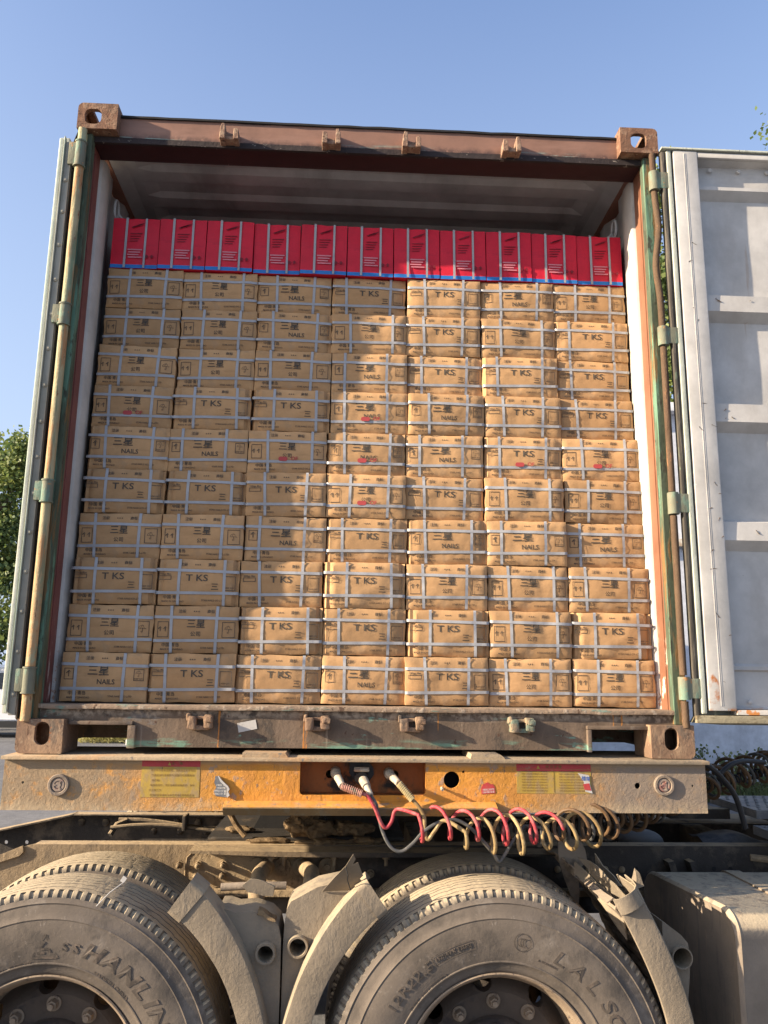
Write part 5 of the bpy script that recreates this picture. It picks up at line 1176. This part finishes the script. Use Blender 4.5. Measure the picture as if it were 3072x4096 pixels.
ep = smooth([(.032, -.085, -.122), (.050, -.09, -.15), (.055, -.092, -.17), (.072, -.095, -.235), (.100, -.098, -.285), (.136, -.10, -.300), (.175, -.10, -.275), (.215, -.10, -.235), (.27, -.095, -.205), (.325, -.09, -.20), (.375, -.09, -.225), (.42, -.085, -.27), (.455, -.08, -.31), (.475, -.08, -.335), (.495, -.075, -.315), (.53, -.06, -.27), (.58, -.03, -.225)], 10)
EA = [(.58, -.02, -.235), (.7, .0, -.24), (.85, .06, -.235), (1.0, .16, -.225), (1.2, .30, -.19), (1.4, .44, -.16), (1.6, .52, -.11), (1.9, .56, -.05), (2.2, .6, .02)]
part('cable', MB().tube(ep[:-1]+coil(EA, .055, .10, 1.6, squash=.8, seed=8)[4:], .006, 8), blk_hose, he)
hs = thing('coil_cable', 'thin tightly coiled black cable behind the hoses', 'cable', (.5, .1, -.24), HG)
part('cable', MB().tube(coil([(.42, .05, -.235), (.7, .08, -.25), (1.0, .2, -.235), (1.25, .34, -.20), (1.45, .46, -.15), (1.75, .55, -.10), (2.1, .6, -.0)], .017, .024, 0, n=10, jit=0, seed=3, troch=0), .0042, 6), black_pl, hs)
hb = thing('rubber_hose', 'thick black hose arching out beside the right end of the trailer front', 'hose', (1.3, .3, -.1), HG)
part('hose', MB().tube(smooth([(1.20, .20, -.03), (1.28, .20, -.022), (1.36, .24, -.04), (1.45, .30, -.10), (1.52, .34, -.18), (1.56, .36, -.30)], 8), .011, 10).tube(smooth([(1.46, .36, -.10), (1.52, .38, -.06), (1.60, .42, -.045), (1.72, .48, -.055)], 8), .010, 10), black_pl, hb)

# ================================================================== BACKGROUND
# white building with shallow roof ledge
bd = thing('white_building', 'white plastered building wall behind the right side of the yard', 'building', (8, 10.6, -1.475))
part('wall', MB().box(2.6, 18., 10.6, 14.0, -1.475, 4.95), plaster, bd)
part('roof', MB().box(2.45, 18.2, 10.38, 14.2, 4.955, 5.12, .02), plaster, bd)
part('ledge', MB().box(2.55, 18.1, 10.45, 10.598, 2.55, 2.68, .01), M('rust_ledge', (.3,.2,.12), [dict(c=(.5,.48,.42), s=4., lo=.4, hi=.6)], rough=.9), bd)
for x in (4.0, 7.6, 10.6, 14.2):
    w = link('window', None, bd); part('frame', MB().box(x-.75, x+.75, 10.55, 10.597, 2.9, 4.2, .01), car_white, w, cut=[MB().box(x-.68, x-.02, 10.4, 10.7, 2.97, 4.13), MB().box(x+.02, x+.68, 10.4, 10.7, 2.97, 4.13)])
    part('pane', MB().box(x-.70, x+.70, 10.585, 10.595, 2.95, 4.15), car_glass, w)
# low wall far behind on the left
tag(part('boundary_wall', MB().box(-40, 2.4, 27., 27.3, -1.475, .35, .02), M('pale_wall', (.5,.49,.46), [dict(c=(.36,.35,.33), s=(1,1,.6), lo=.5, hi=.65, a=.7)], rough=.9)), 'pale low wall across the back of the yard', 'wall')
tag(part('kerb_strip', MB().box(-5.5, 2.0, 18.6, 19.0, -1.475, -1.33, .02), M('pale_kerb', (.62,.61,.58), rough=.9)), 'pale concrete kerb running behind the trailer', 'kerb')
# foliage
def leaf_cloud(mb, pts, size, n, spread, seed=0):
    rnd = random.Random(seed)
    for i in range(n):
        p, rr = pts[rnd.randrange(len(pts))]
        d = Vector((rnd.gauss(0, 1), rnd.gauss(0, 1), rnd.gauss(0, 1))); c = Vector(p)+d*rr*spread
        u = Vector((rnd.uniform(-1, 1), rnd.uniform(-1, 1), rnd.uniform(-.6, .6))).normalized(); w = u.cross(Vector((rnd.uniform(-1, 1), rnd.uniform(-1, 1), rnd.uniform(-1, 1)))).normalized(); s_ = size*rnd.uniform(.6, 1.3)
        mb.add([c-u*s_*.2, c+w*s_*.55+u*s_*.35, c+u*s_*.75, c-w*s_*.55+u*s_*.35], [(0, 1, 2, 3)])
def tree(name, loc, h, r, seed, label, group, nl=9000, leaf=.13):
    rnd = random.Random(seed); t = thing(name, label, 'tree', loc, group); t['_local'] = 1
    tk_ = MB(); top = []; trunk = [Vector((rnd.uniform(-.15, .15)*i, rnd.uniform(-.15, .15)*i, h*i/6)) for i in range(7)]
    tk_.tube(smooth(trunk, 4), lambda q: .16*(1-q)+.02, 8)
    for k in range(34):
        q = rnd.uniform(.14, .97); b = trunk[int(q*6)].lerp(trunk[min(6, int(q*6)+1)], q*6-int(q*6)); a = rnd.uniform(0, 2*PI); L = r*(1.15-q)*rnd.uniform(.65, 1.15)+.25
        e = b+Vector((math.cos(a)*L, math.sin(a)*L, L*rnd.uniform(.5, 1.0))); mid = b.lerp(e, .5)+Vector((0, 0, -.08*L))
        pts = smooth([b, mid, e], 5); tk_.tube(pts, lambda q: .045*(1-q)+.008, 5)
        for i in range(2, len(pts)): top.append((pts[i], .12+.14*r/2))
        if L > .8:
            for _ in range(2):
                b2 = pts[rnd.randrange(3, len(pts)-1)]; e2 = b2+Vector((rnd.uniform(-.5, .5), rnd.uniform(-.5, .5), rnd.uniform(.3, .8)))*L*.55
                for i in range(5): top.append((b2.lerp(e2, i/4), .12+.08*r/2))
    for i in range(6): top.append((trunk[5].lerp(trunk[6]+Vector((0, 0, .3)), i/5), .14))
    link('trunk', tk_.mesh('trunk', bark), t)
    cr_ = MB(); leaf_cloud(cr_, top, leaf, nl, .95, seed); link('crown', cr_.mesh('crown', leaf_a, flat=True, recalc=False), t)
    return t
TG = 'trees round the yard'
tree('ginkgo_tree', (-10.9, 21.5, -1.475), 8.4, 2.3, 3, 'tall ginkgo tree behind the white van at far left', TG, 26000, .12)
tree('ginkgo_tree', (-13.2, 23.5, -1.475), 7.4, 2.9, 8, 'broad ginkgo tree left of the tallest one', TG, 14000, .15)
tree('ginkgo_tree', (-8.6, 25.0, -1.475), 6.2, 2.6, 11, 'lower ginkgo tree behind the left door of the container', TG, 14000, .15)
tree('ginkgo_tree', (8.45, 17.2, -1.475), 15.5, 2.2, 21, 'ginkgo tree rising behind the building beside the right door hinge', TG, 26000, .12)
tree('ginkgo_tree', (12.3, 16.6, -1.475), 17.2, 2.5, 5, 'tallest ginkgo tree, above the right door of the container', TG, 26000, .11)
def hedge(name, loc, sx, sy, h, n, seed, label, cat, mat_, leaf=.04, stems=26):
    rnd = random.Random(seed); t = thing(name, label, cat, loc); t['_local'] = 1; st = MB(); pts = []
    for i in range(stems):
        b = Vector((rnd.uniform(-sx, sx), rnd.uniform(-sy, sy), 0)); e = b+Vector((rnd.uniform(-.4, .5), rnd.uniform(-.2, .2), h*rnd.uniform(.5, 1.)))
        P = smooth([b, b.lerp(e, .5)+Vector((rnd.uniform(-.1, .1), 0, 0)), e], 5); st.tube(P, .006, 5)
        for p in P[2:]: pts.append((p, .05))
    link('stem', st.mesh('stem', bark), t); m = MB(); leaf_cloud(m, pts, leaf, n, .8, seed); link('foliage', m.mesh('foliage', mat_, flat=True, recalc=False), t)
hedge('shrub', (5.35, 9.5, -1.475), .55, .25, .85, 2200, 4, 'sparse shrub against the white wall beside the lower corner casting', 'shrub', leaf_b, .05)
hedge('shrub', (6.45, 9.8, -1.475), .5, .25, .55, 900, 14, 'low scrubby shrub right of the taller one by the wall', 'shrub', leaf_b, .06)
gm = MB(); rnd = random.Random(2)
for i in range(9000):
    x = -6.9+rnd.uniform(-.1, 1.9)*1.1; y = 19.6+rnd.uniform(-.5, .8); z = -1.475+rnd.uniform(0, .38); a = rnd.uniform(0, 2*PI); L = rnd.uniform(.1, .22)
    p = Vector((x, y, z)); d = Vector((math.cos(a), math.sin(a)*.6, rnd.uniform(.0, 1))).normalized()*L
    gm.add([p, p+Vector((.008, 0, .012)), p+d], [(0, 1, 2)])
tag(part('dry_grass', gm, hay_m, flat=True, recalc=False), 'yellowish dry grass growing behind the trailer', 'grass', kind='stuff')
gm = MB()
for i in range(5000):
    x = rnd.uniform(4.8, 9); y = rnd.uniform(9.4, 10.4); z = -1.475; p = Vector((x, y, z)); d = Vector((rnd.uniform(-.06, .06), rnd.uniform(-.06, .06), rnd.uniform(.08, .3)))
    gm.add([p, p+Vector((.015, 0, 0)), p+d], [(0, 1, 2)])
tag(part('weeds', gm, leaf_b, flat=True, recalc=False), 'green weeds along the foot of the white wall', 'weeds', kind='stuff')
# white van at far left
vx, vy = -9.9, 20.6
vn = thing('white_van', 'white van parked far behind at the left edge', 'van', (vx, vy, -1.475))
body = [(-2.6, .30), (-2.6, 1.15), (-2.3, 1.28), (-1.7, 1.33), (-1.2, 1.86), (-.6, 1.93), (1.6, 1.93), (1.95, 1.8), (2.1, 1.2), (2.6, .98), (2.75, .8), (2.78, .35), (2.6, .28)]
mb = MB().prism([(vx+a, -1.475+b) for a, b in body], vy-.0, vy+1.75)
bmesh.ops.bevel(mb.bm, geom=list(mb.bm.edges), offset=.04, segments=2, affect='EDGES'); part('body', mb, car_white, vn)
part('side_window', MB().prism([(vx-1.15, -1.475+1.32), (vx-.85, -1.475+1.76), (vx+1.55, -1.475+1.76), (vx+1.9, -1.475+1.32)], vy-.006, vy-.001), car_glass, vn)
part('chrome_strip', MB().box(vx-2.4, vx+2.7, vy-.012, vy-.001, -1.475+.47, -1.475+.50), chrome, vn)
part('lower_trim', MB().box(vx-2.55, vx+2.74, vy-.01, vy-.001, -1.475+.28, -1.475+.46), black_pl, vn)
part('roof_rail', MB().box(vx-1.0, vx+1.8, vy+.05, vy+.09, -1.475+1.94, -1.475+1.98), chrome, vn)
for x in (vx-1.6, vx+1.75):
    w = link('wheel', None, vn); part('tyre', MB().lathe([(.2, -.08), (.31, -.09), (.32, 0), (.31, .08), (.2, .08)], (x, vy+.06, -1.155), 32), black_pl, w); part('rim', MB().lathe([(.2, -.07), (.17, -.04), (.05, -.05), (0, -.05)], (x, vy+.06, -1.155), 24), chrome, w)
for o in S.objects:
    if '_local' in o: del o['_local']
    if '_shift' in o: del o['_shift']
